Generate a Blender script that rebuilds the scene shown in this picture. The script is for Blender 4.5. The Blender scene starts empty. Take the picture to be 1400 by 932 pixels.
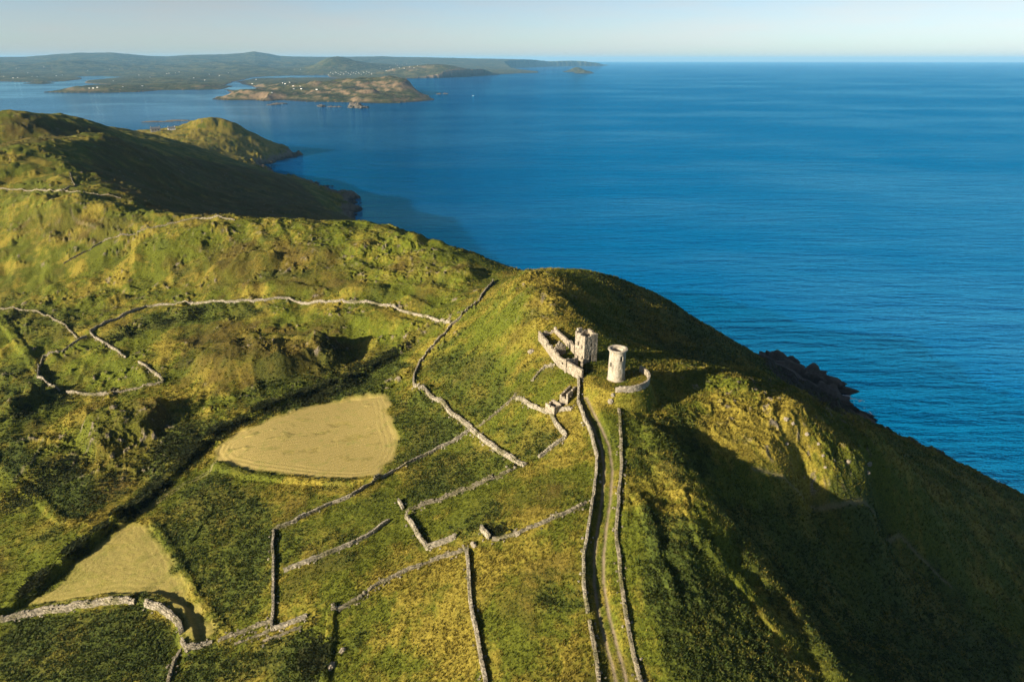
import bpy, math, random, time
import numpy as np
T0 = time.time()
rng = np.random.default_rng(7)
random.seed(7)
R = math.radians

# ------------------------------------------------------------------ camera model (photo 1400 x 932)
H = 195.0                     # camera height above the sea
F = 934.0                     # focal length in photo pixels
PITCH = math.atan((466 - 81.2) / F)
CP, SP = math.cos(PITCH), math.sin(PITCH)

def raydir(px, py):
    u = (np.asarray(px, float) - 700) / F
    v = (466 - np.asarray(py, float)) / F
    return u, CP + v * SP, -SP + v * CP

def at_z(px, py, z):
    dx, dy, dz = raydir(px, py)
    t = (z - H) / dz
    return dx * t, dy * t

# ------------------------------------------------------------------ noise
def _hash(ix, iy, seed):
    n = (ix.astype(np.int64) * 374761393 + iy.astype(np.int64) * 668265263 + seed * 974634533) & 0xFFFFFFFF
    n = ((n ^ (n >> 13)) * 1274126177) & 0xFFFFFFFF
    n = ((n ^ (n >> 16)) * 2246822519) & 0xFFFFFFFF
    return ((n ^ (n >> 15)) & 0xFFFFFF) / float(0x1000000)

def noise(x, y, seed=0):
    """gradient noise, about -1..1"""
    x0 = np.floor(x); y0 = np.floor(y)
    fx = x - x0; fy = y - y0
    u = fx * fx * fx * (fx * (fx * 6 - 15) + 10); v = fy * fy * fy * (fy * (fy * 6 - 15) + 10)
    def g(ix, iy, dx, dy):
        a = _hash(ix, iy, seed) * (2 * np.pi)
        return np.cos(a) * dx + np.sin(a) * dy
    n00 = g(x0, y0, fx, fy); n10 = g(x0 + 1, y0, fx - 1, fy)
    n01 = g(x0, y0 + 1, fx, fy - 1); n11 = g(x0 + 1, y0 + 1, fx - 1, fy - 1)
    return 1.5 * ((n00 * (1 - u) + n10 * u) * (1 - v) + (n01 * (1 - u) + n11 * u) * v)

def fbm(x, y, octs, seed=0, gain=0.5):
    s = 0; a = 1.0
    for o in range(octs):
        s = s + a * noise(x * 2 ** o + 17.3 * o, y * 2 ** o - 9.1 * o, seed + o)
        a *= gain
    return s

def sstep(a, b, x):
    t = np.clip((x - a) / (b - a), 0, 1)
    return t * t * (3 - 2 * t)

def seg_dist(x, y, pts):
    """distance of many points to a polyline, and the arc length of the foot"""
    best = np.full(np.shape(x), 1e9); arc = np.zeros(np.shape(x)); acc = 0.0
    for (ax, ay), (bx, by) in zip(pts[:-1], pts[1:]):
        L2 = (bx - ax) ** 2 + (by - ay) ** 2 + 1e-9
        t = np.clip(((x - ax) * (bx - ax) + (y - ay) * (by - ay)) / L2, 0, 1)
        d = np.hypot(x - ax - t * (bx - ax), y - ay - t * (by - ay))
        m = d < best
        best = np.where(m, d, best); arc = np.where(m, acc + t * math.sqrt(L2), arc)
        acc += math.sqrt(L2)
    return best, arc

def in_poly(x, y, pts):
    c = np.zeros(np.shape(x), bool); n = len(pts)
    for i in range(n):
        ax, ay = pts[i]; bx, by = pts[(i + 1) % n]
        if ay == by: continue
        c ^= ((ay > y) != (by > y)) & (x < (bx - ax) * (y - ay) / (by - ay) + ax)
    return c

# ------------------------------------------------------------------ the lie of the land
CTRL_PX = [
 # tower ridge and track
 (842,522,112),(800,505,111.5),(770,497,111.6),(745,472,112),(790,545,109),(830,600,106),(828,690,101),(820,790,95),(850,932,88),
 # summit behind the ruins and its seaward side
 (800,442,114),(745,420,117),(720,395,118),(740,374,116.5),(790,368,111),(850,382,101),(900,404,94),(950,435,80),(1000,464,60),
 (850,430,101),(880,470,100.5),(842,458,107),(818,446,111),(868,492,107.5),(780,415,112),(760,398,114),(900,462,95),(912,492,104.5),(960,500,102.5),(965,468,90),
 (690,420,109),(650,470,98),(700,500,104),(650,530,96),(720,580,101),(640,590,92),(580,520,87),(720,640,98),(560,600,85),(676,387,97),(690,388,100),
 # hay field and walled fields
 (420,600,80),(500,560,82),(330,620,77.5),(500,640,83.5),(420,650,81),
 (450,720,84),(550,700,88),(640,690,93),(740,680,99),(600,760,90),(640,850,89),(740,800,94),(740,932,88),(640,932,85),(500,800,85),
 (400,800,81),(480,932,80),(300,700,76.5),(330,800,77),(340,900,76),(150,800,70),(250,840,73),(100,900,69),(0,932,64),(0,840,65),
 (0,740,66),(100,760,69),(200,720,72),(60,680,66),
 # the valley on the left
 (250,650,72),(100,620,68),(0,600,66),(150,510,73),(0,520,69),(50,440,77),(120,450,78),(200,480,78),(350,490,82),(300,440,83),
 (400,430,86),(500,440,88),(600,430,93),(480,490,80),(545,475,84),(450,530,79.5),
 # front hill on the left
 (500,400,93),(400,390,93),(300,390,90),(200,390,86),(100,390,84),(0,390,82),(660,378,97),(520,318,106),(600,345,103),(640,362,100),
 (400,308,109),(300,300,111),(200,292,110),(100,268,114),(0,260,113),(0,330,95),(150,340,97),(300,345,99),(450,350,100),(550,370,98),
 # the dark hill further on
 (450,290,45),(480,300,12),(430,260,30),(350,230,42),(300,260,68),(250,228,86),(200,203,107),(150,183,128),(100,194,130),(50,206,130),
 (0,218,128),(60,235,121),(100,236,120),(150,228,112),(200,256,92),(250,275,76),(350,285,62),(0,158,141),(60,161,133),(0,194,113),(50,188,110),(100,169,114),(150,176,103),(0,207,121),(50,197,121),(100,187,121),(150,178.5,115),(200,186,86),
 # the small headland
 (290,165,72),(250,176,55),(215,178,34),(350,190,40),(398,206,4),(300,215,30),(350,223,6),
 # seaward slope on the right
 (1040,490,42),(1140,560,34),(1190,582,40),(1110,530,8),(1150,556,4),(1250,610,36),(1330,650,31),(1400,690,27),(1395,722,28),(1350,692,36),(1300,700,47),(1200,720,58),
 (1100,700,76),(1390,800,28),(1390,900,20),(1300,850,38),(1200,850,57),(1100,820,76),(1000,700,94),(1000,770,92.5),(950,680,99.5),
 (895,610,104),(870,700,101.5),(900,800,96),(900,932,88.5),(1000,880,87.5),(1150,932,79),(1250,932,58),
 # the lit rocky spur
 (1000,530,104.5),(1050,552,102.5),(1100,583,97),(1100,560,94),(1100,548,71),(1100,540,40),(1150,612,89),(1150,592,86),(1145,576,62),(1190,642,81),(1190,622,78),(1192,606,58),
 (1215,636,76),(1258,652,66),(1245,630,54),(1262,672,57),(950,530,105),(900,560,104.5),(930,580,101.5),(950,605,99),(1000,590,100),(1050,603,97.5),(1080,625,93),(1130,645,87.5),
 (1000,662,94),(1100,672,84),(1190,678,73),(1240,700,60),(1040,512,86),(1040,500,63),(1000,500,92),(1000,480,76),(960,450,84),
]
CTRL_W = [
 (-150,480,74),(-60,450,66),(-100,530,46),(-150,425,98),(-215,440,99),(-75,415,97),(-110,440,88),(-30,385,92),(-10,420,60),(60,380,50),(0,480,10),(-60,560,8),(-130,640,30),
 (-150,900,-32),(-180,1080,-32),(-420,1500,-30),(-420,1660,-30),(-600,1780,-28),(-760,1900,-20),(40,600,-45),(100,500,-40),(200,460,-32),
 (270,390,-30),(290,300,-30),(320,200,-32),(330,100,-34),(330,0,-36),(-60,760,-30),(-1000,2000,-20),(-1250,1900,-15),
 (-300,100,60),(-200,50,64),(-100,40,74),(0,40,85),(100,40,78),(190,40,35),(-500,300,85),(-500,480,105),(-800,800,110),(-900,1200,80),
 (-950,1550,35),(-700,1100,70),(-620,1350,45),
]
_c = [(*at_z(a, b, z), z) for a, b, z in CTRL_PX] + CTRL_W
_c = np.array(_c, float)
_S = 100.0

def _tps(r2):
    return 0.5 * r2 * np.log(np.maximum(r2, 1e-12))

def _fit(c, lam):
    P = c[:, :2] / _S; n = len(P)
    d2 = ((P[:, None] - P[None]) ** 2).sum(-1)
    A = np.zeros((n + 3, n + 3)); A[:n, :n] = _tps(d2) + lam * np.eye(n)
    A[:n, n] = 1; A[:n, n + 1:] = P; A[n:, :n] = A[:n, n:].T
    return P, np.linalg.solve(A, np.concatenate([c[:, 2], [0, 0, 0]]))
_P, _W = _fit(_c, 0.002)

def base_h(x, y):
    x = np.asarray(x, float) / _S; y = np.asarray(y, float) / _S
    s = _W[-3] + _W[-2] * x + _W[-1] * y
    for (a, b), w in zip(_P, _W):
        s = s + w * _tps((x - a) ** 2 + (y - b) ** 2)
    return s

# ------------------------------------------------------------------ polar height grid round the camera foot
FINE = 1.0
phi = np.concatenate([np.linspace(-80, -47, 60)[:-1], np.linspace(-47, 47, int(1300 * FINE)), np.linspace(47, 80, 50)[1:]])
phi = np.radians(phi)
rad = np.concatenate([np.geomspace(30, 88, 60)[:-1], np.geomspace(88, 420, int(1250 * FINE))[:-1], np.geomspace(420, 2400, int(420 * FINE))])
PH, RD = np.meshgrid(phi, rad)
GX = RD * np.sin(PH); GY = RD * np.cos(PH)
# the smooth land is evaluated on a coarser grid and interpolated
def coarse_eval(f, ni=260, nj=240):
    ci = np.linspace(0, 1, nj); 
    cph = np.interp(ci, np.linspace(0, 1, len(phi)), phi); crd = np.interp(np.linspace(0, 1, ni), np.linspace(0, 1, len(rad)), rad)
    a, b = np.meshgrid(cph, crd)
    z = f(b * np.sin(a), b * np.cos(a))
    jj = np.interp(phi, cph, np.arange(nj)); ii = np.interp(rad, crd, np.arange(ni))
    j0 = np.minimum(jj.astype(int), nj - 2); i0 = np.minimum(ii.astype(int), ni - 2)
    fj = (jj - j0)[None]; fi = (ii - i0)[:, None]
    zz = lambda di, dj: z[np.ix_(i0 + di, j0 + dj)]
    return (zz(0, 0) * (1 - fj) + zz(0, 1) * fj) * (1 - fi) + (zz(1, 0) * (1 - fj) + zz(1, 1) * fj) * fi
GZ = coarse_eval(base_h)

def hit(px, py, Z=None):
    """where the photo's line of sight first meets the land"""
    Z = GZ if Z is None else Z
    dx, dy, dz = raydir(px, py)
    dx = float(dx); dy = float(dy); dz = float(dz)
    a = math.atan2(dx, dy); m = dz / math.hypot(dx, dy)
    jj = np.interp(a, phi, np.arange(len(phi))); j0 = int(min(jj, len(phi) - 2)); f = jj - j0
    col = Z[:, j0] * (1 - f) + Z[:, j0 + 1] * f
    g = col - (H + m * rad)
    k = np.nonzero(g[1:] >= 0)[0]
    k = int(k[0]) if len(k) else len(rad) - 2
    t = g[k] / (g[k] - g[k + 1] + 1e-12)
    t = min(max(t, 0), 1)
    r = rad[k] + t * (rad[k + 1] - rad[k])
    return r * math.sin(a), r * math.cos(a)

def height(x, y, Z=None):
    Z = GZ if Z is None else Z
    x = np.asarray(x, float); y = np.asarray(y, float)
    jj = np.interp(np.arctan2(x, y), phi, np.arange(len(phi))); ii = np.interp(np.hypot(x, y), rad, np.arange(len(rad)))
    j0 = np.minimum(jj.astype(int), len(phi) - 2); i0 = np.minimum(ii.astype(int), len(rad) - 2)
    fj = jj - j0; fi = ii - i0
    return (Z[i0, j0] * (1 - fj) + Z[i0, j0 + 1] * fj) * (1 - fi) + (Z[i0 + 1, j0] * (1 - fj) + Z[i0 + 1, j0 + 1] * fj) * fi

def trace(pts, Z=None):
    return [hit(a, b, Z) for a, b in pts]
# ------------------------------------------------------------------ knolls, banks, fields
def bump(cpx, rx, ry, rot, h, edge=0.45, warp=0.25, seed=1):
    global GZ
    cx, cy = hit(*cpx); c, s = math.cos(R(rot)), math.sin(R(rot))
    j = np.abs(GX - cx) + np.abs(GY - cy) < 2.6 * max(rx, ry)
    x = GX[j] - cx; y = GY[j] - cy
    d = np.hypot((x * c + y * s) / rx, (-x * s + y * c) / ry) + warp * noise(GX[j] / (0.5 * rx), GY[j] / (0.5 * rx), seed)
    GZ[j] += h * (1 - sstep(edge, 1.15, d))

NEAR = RD < 700
bump((365,492), 31, 15, 12, 6.5, .7, .18, 3)
bump((452,482), 9, 8, 20, 3.0, .6, .25, 4)
bump((172,592), 17, 13, 30, 6.5, .6, .25, 5)
bump((120,575), 12, 9, 0, 2.5, .3, .3, 6)
bump((300,425), 24, 7, 5, 2.0, .3, .3, 7)
bump((560,335), 20, 9, 20, 4.0, .3, .35, 8)
bump((470,345), 24, 10, 10, 3.0, .3, .35, 9)
bump((630,378), 12, 8, 40, 3.5, .3, .35, 10)
bump((495,400), 13, 6, 0, 3.0, .35, .3, 11)
bump((330,365), 26, 9, 10, 3.0, .3, .3, 12)
bump((205,360), 30, 10, 10, 3.0, .3, .35, 13)
bump((105,285), 32, 18, 0, 4.5, .3, .3, 14)
bump((30,280), 26, 16, 0, 4.0, .3, .3, 15)
bump((240,330), 26, 8, 10, 3.0, .3, .35, 16)
bump((85,400), 22, 8, 20, 2.5, .3, .3, 17)
bump((30,560), 14, 8, 40, 4.0, .3, .3, 18)
bump((60,640), 15, 9, 10, 2.5, .3, .3, 19)
bump((155,415), 9, 2.6, 35, 2.5, .3, .2, 20)
bump((380,395), 24, 5, -8, 2.6, .3, .3, 21)
bump((700,395), 9, 16, -30, 2.5, .3, .3, 22)
bump((745,410), 12, 9, 0, 2.0, .3, .35, 23)
bump((1010,530), 7, 5, 30, 2.2, .2, .3, 24)
bump((1085,575), 10, 6, 20, 3.0, .2, .35, 25)
bump((1170,640), 9, 5, 30, 3.0, .2, .35, 26)
bump((930,575), 14, 8, 40, 1.5, .2, .3, 27)
bump((955,735), 14, 7, 60, 1.6, .2, .35, 28)

bump((288,171), 75, 40, 20, 13, .1, .25, 29)
T = lambda p: trace(p)
BANKS = []       # (polyline, half width, height)
def bank(px, w, h, seed=0, px_is_world=False):
    pts = px if px_is_world else T(px)
    xs = [p[0] for p in pts]; ys = [p[1] for p in pts]
    j = (GX > min(xs) - 8) & (GX < max(xs) + 8) & (GY > min(ys) - 8) & (GY < max(ys) + 8)
    d, a = seg_dist(GX[j], GY[j], pts)
    d = d + 0.5 * noise(GX[j] / 2.5, GY[j] / 2.5, 50 + seed)
    GZ[j] += h * (1 - sstep(w * .35, w, np.abs(d))) * (1 + .35 * noise(a / 4.0, a * 0 + seed, 51))
    return pts

HAY = T([(294,622),(300,608),(320,596),(345,584),(380,570),(420,558),(470,548),(505,542),(526,541),(531,552),(533,575),(541,595),(544,608),(536,628),(515,650),(480,655),(430,653),(380,647),(340,642),(305,635)])
TRI = T([(34,830),(75,800),(112,766),(168,722),(185,717),(199,718),(215,737),(236,772),(262,822),(288,852),(298,866),(285,876),(266,880),(256,872),(250,850),(236,834),(205,818),(150,814),(90,824)])
bk1 = bank([(0,842),(40,812),(80,778),(125,742),(163,713)], 2.6, 2.3, 1)
bk2 = bank([(163,710),(200,682),(235,655),(275,612),(305,590),(335,574),(380,556),(430,538),(470,522)], 2.8, 1.7, 2)
bk3 = bank([(470,522),(510,505),(545,483),(560,470)], 3.0, 1.3, 3)
bank([(205,712),(223,735),(245,770),(272,820),(299,850),(311,866)], 1.4, .5, 4)
bank([(292,640),(340,650),(400,658),(480,662),(515,656)], 1.8, 1.2, 5)
bank([(200,822),(225,828),(245,842),(254,862),(262,880)], 2.6, 1.5, 6)
bank([(3,842),(60,830),(140,819),(180,820)], 2.0, 1.0, 7)
bank([(560,699),(585,687),(625,672),(670,655),(700,640)], 1.0, .9, 8)
bank([(444,932),(448,890),(455,832)], 1.3, .8, 9)
bank([(855,640),(858,680),(856,720)], 1.0, .3, 10)
bank([(258,740),(300,680),(330,660)], 1.2, .4, 11)
bank([(0,435),(60,520),(40,545),(0,580)], 2.5, 1.2, 12)
bank([(60,600),(40,640),(10,655)], 1.6, .8, 13)
bank([(0,640),(60,690),(85,716),(120,716)], 2.0, .8, 14)
bank([(340,463),(390,462),(440,464)], 1.6, 1.6, 15)

bank([(905,610),(940,668),(985,722),(1040,775),(1090,835),(1135,890),(1165,940)], 7.5, 2.2, 16)
bank([(868,680),(880,700),(893,740),(899,770),(915,800),(922,818)], 1.5, .9, 17)
bank([(930,680),(960,740),(1010,790),(1060,860)], 2.2, .9, 18)
TRACK = T([(798,545),(806,562),(818,585),(828,608),(832,640),(829,680),(823,720),(819,760),(819,795),(826,838),(838,885),(846,912),(852,940)])
LANE = T([(186,706),(215,688),(250,664),(292,636)])
# hollow of the track and the platform of the ruins
d, a = seg_dist(GX, GY, TRACK)
GZ -= 0.55 * (1 - sstep(1.2, 2.6, d)) * (RD < 300)
TR_D, TR_A = d, a
LN_D, _ = seg_dist(GX, GY, LANE)
site = [(29.0, 172.5), (14, 192)]
SITE_D = np.minimum(np.hypot(GX - 29.5, GY - 172.5) - 8, seg_dist(GX, GY, [(18, 176), (11, 203)])[0] - 7)
calm = sstep(0, 8, SITE_D)
# mound with the level top that carries the round tower
TX, TY = hit(842, 521); TZ = float(height(TX, TY)) + .8
dt = np.hypot(GX - TX - 1.0, GY - TY + 0.5)
wt = 1 - sstep(7.6, 11.0, dt)
GZ = GZ * (1 - wt) + wt * TZ

# --------------- ground cover masks
def pm(pts, soft=1.0, warp=1.5, seed=30):
    j = np.zeros(GX.shape, np.float32)
    xs = [p[0] for p in pts]; ys = [p[1] for p in pts]
    k = (GX > min(xs) - 9) & (GX < max(xs) + 9) & (GY > min(ys) - 9) & (GY < max(ys) + 9)
    x = GX[k] + warp * noise(GX[k] / 6, GY[k] / 6, seed); y = GY[k] + warp * noise(GX[k] / 6, GY[k] / 6, seed + 1)
    ins = in_poly(x, y, pts); dd, _ = seg_dist(x, y, pts + [pts[0]])
    j[k] = np.clip(0.5 + np.where(ins, dd, -dd) / soft, 0, 1)
    return j
hay = np.maximum(pm(HAY, 2.2, 1.5), .66 * pm(TRI, 2.4, 1.7))
hay *= 1 - .3 * sstep(.25, .75, fbm(GX / 8, GY / 5, 3, 34) + .5 * (1 - sstep(0, 1, hay)))
mow = np.zeros(GX.shape)
for P_ in (HAY, TRI):
    k = hay > 0
    dd, _ = seg_dist(GX[k], GY[k], P_ + [P_[0]])
    c_ = np.mean(P_, axis=0); ax_ = math.atan2(P_[-1][1] - P_[len(P_) // 2][1], P_[-1][0] - P_[len(P_) // 2][0])
    u_ = (GX[k] - c_[0]) * math.cos(ax_) + (GY[k] - c_[1]) * math.sin(ax_); v_ = -(GX[k] - c_[0]) * math.sin(ax_) + (GY[k] - c_[1]) * math.cos(ax_)
    cur = v_ + .007 * u_ ** 2 + 1.6 * noise(GX[k] / 14, GY[k] / 14, 31)
    wd = sstep(3.5, 6.5, dd + 1.0 * noise(GX[k] / 5, GY[k] / 5, 33))
    mow[k] = np.where(in_poly(GX[k], GY[k], P_), np.where(wd > .5, cur, dd), mow[k])
bracken = np.zeros(GX.shape, np.float32)
for poly, s in [
   ([(0,852),(60,842),(140,832),(195,834),(238,862),(246,885),(232,940),(0,940)], 1.0),
   ([(215,706),(290,648),(372,690),(370,800),(345,850),(306,856),(262,800),(225,740)], .75),
   ([(255,893),(360,880),(418,860),(440,940),(240,940)], .75),
   ([(870,690),(930,700),(1010,800),(1110,935),(930,935),(880,820)], .85),
   ([(860,570),(940,560),(980,640),(930,660),(865,660)], .6),
   ([(538,545),(570,535),(640,590),(560,640),(540,640),(550,600)], .7),
   ([(580,490),(640,480),(700,500),(690,560),(650,575),(600,540)], .6),
   ([(560,640),(650,600),(710,640),(620,672),(545,690)], .65),
   ([(660,590),(740,575),(765,600),(720,628)], .7),
   ([(380,560),(470,525),(540,480),(560,500),(520,540),(440,550),(350,580)], .9),
   ([(0,590),(30,600),(55,640),(20,650),(0,645)], 1.0),
   ([(40,650),(110,620),(140,700),(90,715)], 1.0),
   ([(130,460),(230,425),(380,420),(330,440),(230,450),(170,470)], .7),
   ([(0,500),(50,510),(100,545),(40,580),(0,600)], .8),
   ([(200,640),(250,560),(300,580),(230,650),(180,690)], .9),
   ([(360,500),(470,480),(490,520),(400,545),(300,570)], .6),
   ([(0,400),(80,420),(120,450),(60,480),(0,440)], .5),
   ([(960,670),(1200,685),(1395,880),(1390,935),(1150,935)], .5), ([(810,375),(1000,465),(1090,530),(950,500),(860,440)], .45),  # dark fern cover on the seaward slopes, added to deepen their shade
   ([(380,735),(520,670),(545,700),(480,740),(390,775)], .35)]:
    bracken = np.maximum(bracken, s * pm(T(poly), 3.5, 3.5, 40))
nb = fbm(GX / 14, GY / 14, 3, 60)
bracken = np.clip(np.maximum(bracken * (1 + .5 * nb), .55 * sstep(.35, .8, nb) * (GX < 60)), 0, 1) * (1 - hay)
land_clean = (1 - hay) * sstep(1.0, 2.2, TR_D)
# steepness of the smooth land
gr = np.gradient(GZ, axis=0) / np.gradient(RD, axis=0); gp = np.gradient(GZ, axis=1) / (np.gradient(PH, axis=1) * RD)
slope = np.hypot(gr, gp)
# rough, rocky ground: hill crests on the left, the spur on the right, the shore
rough = np.zeros(GX.shape, np.float32)
for poly, s in [
   ([(0,250),(200,285),(420,305),(520,318),(660,375),(640,400),(540,390),(400,360),(240,345),(60,330),(0,320)], .5),
   ([(60,400),(180,380),(230,400),(120,440)], .5),
   ([(690,385),(760,370),(830,440),(740,450),(700,430)], .7),
   ([(930,500),(1010,510),(1110,545),(1200,650),(1150,668),(1040,620),(960,580)], 1.0),
   ([(130,560),(240,580),(250,640),(170,670),(110,640)], .9),
   ([(440,450),(495,465),(490,500),(440,520)], .9),
   ([(330,450),(400,450),(360,475),(300,480)], .6),
   ([(500,320),(600,345),(600,395),(500,380)], .9)]:
    rough = np.maximum(rough, s * pm(T(poly), 8, 5, 44))
shore = 1 - sstep(10, 26, GZ + 6 * noise(GX / 18, GY / 18, 47))
head = sstep(1100, 1300, RD)
rough = np.maximum(rough, .9 * shore) * land_clean
rough = np.maximum(rough, .5 * head)

cliff = pm(T([(1035,476),(1075,498),(1168,560),(1150,567),(1118,552),(1080,527),(1048,504)]), 4, 3, 45)
rough = np.maximum(rough, cliff)
heath_shade = np.zeros(GX.shape, np.float32); lush = np.zeros(GX.shape, np.float32)
for poly, s in [([(245,450),(330,440),(480,470),(470,510),(330,540),(250,520)], .9), ([(260,335),(400,325),(500,370),(420,400),(300,380)], .7), ([(120,560),(230,560),(240,650),(140,680)], .6), ([(540,330),(640,370),(600,390),(540,370)], .5), ([(140,186),(260,215),(400,245),(490,305),(300,300),(170,268),(110,225)], .95), ([(0,165),(60,163),(140,178),(60,196),(0,205)], .8), ([(240,370),(420,360),(540,400),(400,404),(250,400)], .55),  # heather brown; on the dark hill it paints the shade deeper
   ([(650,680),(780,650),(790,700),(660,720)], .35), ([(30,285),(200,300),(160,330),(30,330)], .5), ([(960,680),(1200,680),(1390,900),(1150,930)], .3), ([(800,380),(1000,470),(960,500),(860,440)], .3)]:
    heath_shade = np.maximum(heath_shade, s * pm(T(poly), 6, 7, 46))
for poly, s in [([(65,490),(130,462),(215,518),(150,535),(80,525)], .7), ([(230,445),(400,430),(590,440),(570,465),(420,440),(260,452)], .8), ([(500,470),(600,445),(560,500),(480,520)], .8), ([(590,480),(660,430),(740,440),(700,500),(640,520)], .55), ([(0,690),(60,700),(110,740),(20,810),(0,830)], .6),
   ([(0,425),(90,440),(100,470),(30,490),(0,490)], .6), ([(440,340),(560,320),(660,380),(600,420),(520,400)], .5), ([(870,560),(900,580),(900,690),(865,680)], .5), ([(855,540),(845,700),(860,850),(880,930),(870,930),(848,840),(838,700)], .7), ([(600,600),(660,575),(730,600),(690,620)], .4), ([(390,720),(530,660),(545,690),(400,760)], .4)]:
    lush = np.maximum(lush, s * pm(T(poly), 6, 6, 49))
nh = fbm(GX / 17, GY / 17, 3, 62)
lush = np.maximum(lush, .6 * pm(TRI, 3, 2))
heath_shade = np.clip(heath_shade * (1 + .6 * nh) + .6 * sstep(.3, .75, nh) * (GX < 40), 0, 1) * (1 - hay)
lush = np.clip(lush * (1 - .5 * nh), 0, 1)
# --------------- relief
m1 = fbm(GX / 30, GY / 30, 2, 70)
far_amp = sstep(380, 700, RD)
GZ += calm * land_clean * (0.9 * m1 * (GX < 60) + .35 * m1 * (GX >= 60))
GZ += far_amp * (3.0 * fbm(GX / 90, GY / 90, 4, 71) )
# folds that run across the low sun, strongest on the open hill
fold_w = sstep(-6, -40, GX) * sstep(150, 210, GY) * land_clean * calm
fold_w *= 1 - .75 * np.maximum(pm(T([(300,640),(540,540),(700,640),(700,930),(380,930),(200,720)]), 14, 4, 40), 0)
su = GX * .82 + GY * .57; sv = -GX * .57 + GY * .82
wx = 5 * noise(GX / 26, GY / 26, 110); fo = fbm((su + wx) / 24, (sv - wx) / 48, 3, 111)
GZ += fold_w * (2.0 * (1 - np.abs(fo)) + .6 * fbm((su + wx) / 9, sv / 15, 2, 114) - .8) * np.where(RD < 520, 1, .7)
kn = sstep(.30, .62, noise(GX / 13 + .4 * m1, GY / 10, 121)) * fold_w * (RD < 900)
GZ += kn * (.8 + .35 * noise(GX / 3, GY / 3, 122))
gl_w = sstep(55, 85, GX) * calm * sstep(8, 25, GZ)
GZ += gl_w * (1.3 * (1 - np.abs(fbm((GX * .75 - GY * .66) / 14, (GX * .66 + GY * .75) / 45, 3, 124))) + .5 * fbm(GX / 8, GY / 8, 2, 127) - .9)
m2 = fbm(GX / 7, GY / 7, 2, 73)
GZ += calm * land_clean * (.22 + .25 * rough) * m2
# outcrops: sharp ridged steps
rg = 1 - np.abs(fbm(GX / 9 + .5 * m1, GY / 6, 4, 76, .6))
cl_ = sstep(.12, .5, fbm(GX / 17, GY / 13, 2, 118)) * (GX < -15) * sstep(160, 220, GY) * (RD < 900) * land_clean
rough = np.maximum(rough, .75 * cl_)
crag = sstep(.72, .98, rg) * rough * (1 + .7 * cl_)
GZ += crag * .8 * (1 + 1.2 * shore)
rg2 = 1 - np.abs(fbm(GX / 3.0, GY / 2.4, 3, 79, .6))
GZ += rough * .28 * sstep(.6, 1, rg2)
GZ += far_amp * sstep(30, 5, GZ) * sstep(-25, 0, GZ) * 9 * fbm(GX / 55, GY / 55, 3, 116)
GZ += shore * (3.5 * np.abs(fbm(GX / 16, GY / 16, 4, 80)) - 1.2) * sstep(-6, 3, GZ)
GZ += cliff * (4.5 * np.abs(fbm(GX / 11, GY / 8, 4, 130)) - 1.6)
# tussocks
hum = pm(T([(865,540),(960,560),(1010,640),(1150,940),(900,940),(862,700)]), 8, 4, 48)
GZ += hum * (.55 * np.abs(fbm(GX / 3.4, GY / 3.4, 3, 81)) + .5 * np.abs(noise(GX / 9 + m1, GY / 5, 82)) - .3)
m3 = fbm(GX / 1.9, GY / 1.9, 2, 83); m4 = noise(GX / .75, GY / .75, 86)
near_w = 1 - sstep(420, 800, RD)
GZ += near_w * calm * land_clean * (.13 * m3 + .06 * m4)
GZ += near_w * land_clean * bracken * (.32 * np.abs(noise(GX / 1.3, GY / 1.3, 87)) + .18 * np.abs(m4))
GZ += near_w * hay * .03 * np.sin(mow * 2 * np.pi / 1.7)
GZ += near_w * (1 - land_clean) * (1 - hay) * .04 * m3
ruts = np.exp(-((np.abs(TR_D) - .95) / .34) ** 2)
track = np.clip(ruts * (1 + .5 * m3), 0, 1)
verge = 1 - sstep(1.3, 2.4, TR_D + .4 * m3)
GZ -= .12 * ruts * (RD < 320)
lane = np.clip(np.exp(-((np.abs(LN_D) - .8) / .35) ** 2), 0, 1) * (RD < 320)
PATHS = [T([(96,284),(100,297),(120,306),(130,312)]), T([(1030,640),(1080,660),(1150,690),(1230,730),(1300,800)]), T([(640,590),(665,575),(705,540)]), T([(20,655),(45,630),(58,600)])]
pth = np.zeros(GX.shape)
for P_ in PATHS:
    pth = np.maximum(pth, np.exp(-(seg_dist(GX, GY, P_)[0] / .55) ** 2))
track = np.maximum(np.maximum(track * (RD < 320), lane * .55), pth * .45)
GZ -= .2 * pth
dry = np.clip(.5 + .35 * head + .55 * fbm(GX / 22, GY / 22, 3, 90) + .25 * m2 + .22 * m3, 0, 1)
# tall pale meadow grass in the lower walled fields, plus sunlight painted on the spur
for poly, s in [([(460,840),(640,760),(660,940),(440,940)], .14), ([(650,760),(790,720),(800,940),(668,940)], .0), ([(560,710),(700,645),(800,600),(800,690),(640,740)], .15), ([(690,390),(760,380),(800,440),(740,450)], .35), ([(860,520),(1000,520),(1190,650),(1040,630),(940,600)], .25)]:
    dry = np.clip(dry + s * pm(T(poly), 4, 3, 93), 0, 1)
rock = np.clip(crag * sstep(.2, .75, noise(GX / 3.1, GY / 3.1, 95) + .6 * m3 * .5) * 1.3, 0, 1)
rock = np.maximum(rock, sstep(.25, .6, 1 - sstep(5, 15, GZ + 3.5 * noise(GX / 9, GY / 9, 96))))
rock = np.maximum(rock, cliff * sstep(-.6, .1, m2 + .8 * m3 * .5))
rock = np.maximum(rock, (rough > .5) * sstep(.75, 1.0, m3 + .35 * noise(GX / 5, GY / 5, 97)) * .8)

# ------------------------------------------------------------------ scene basics
SC = bpy.context.scene
COL = SC.collection
def link(name, me, mat=None, parent=None):
    o = bpy.data.objects.new(name, me); COL.objects.link(o)
    if mat is not None: me.materials.append(mat)
    if parent is not None: o.parent = parent
    return o

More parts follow.
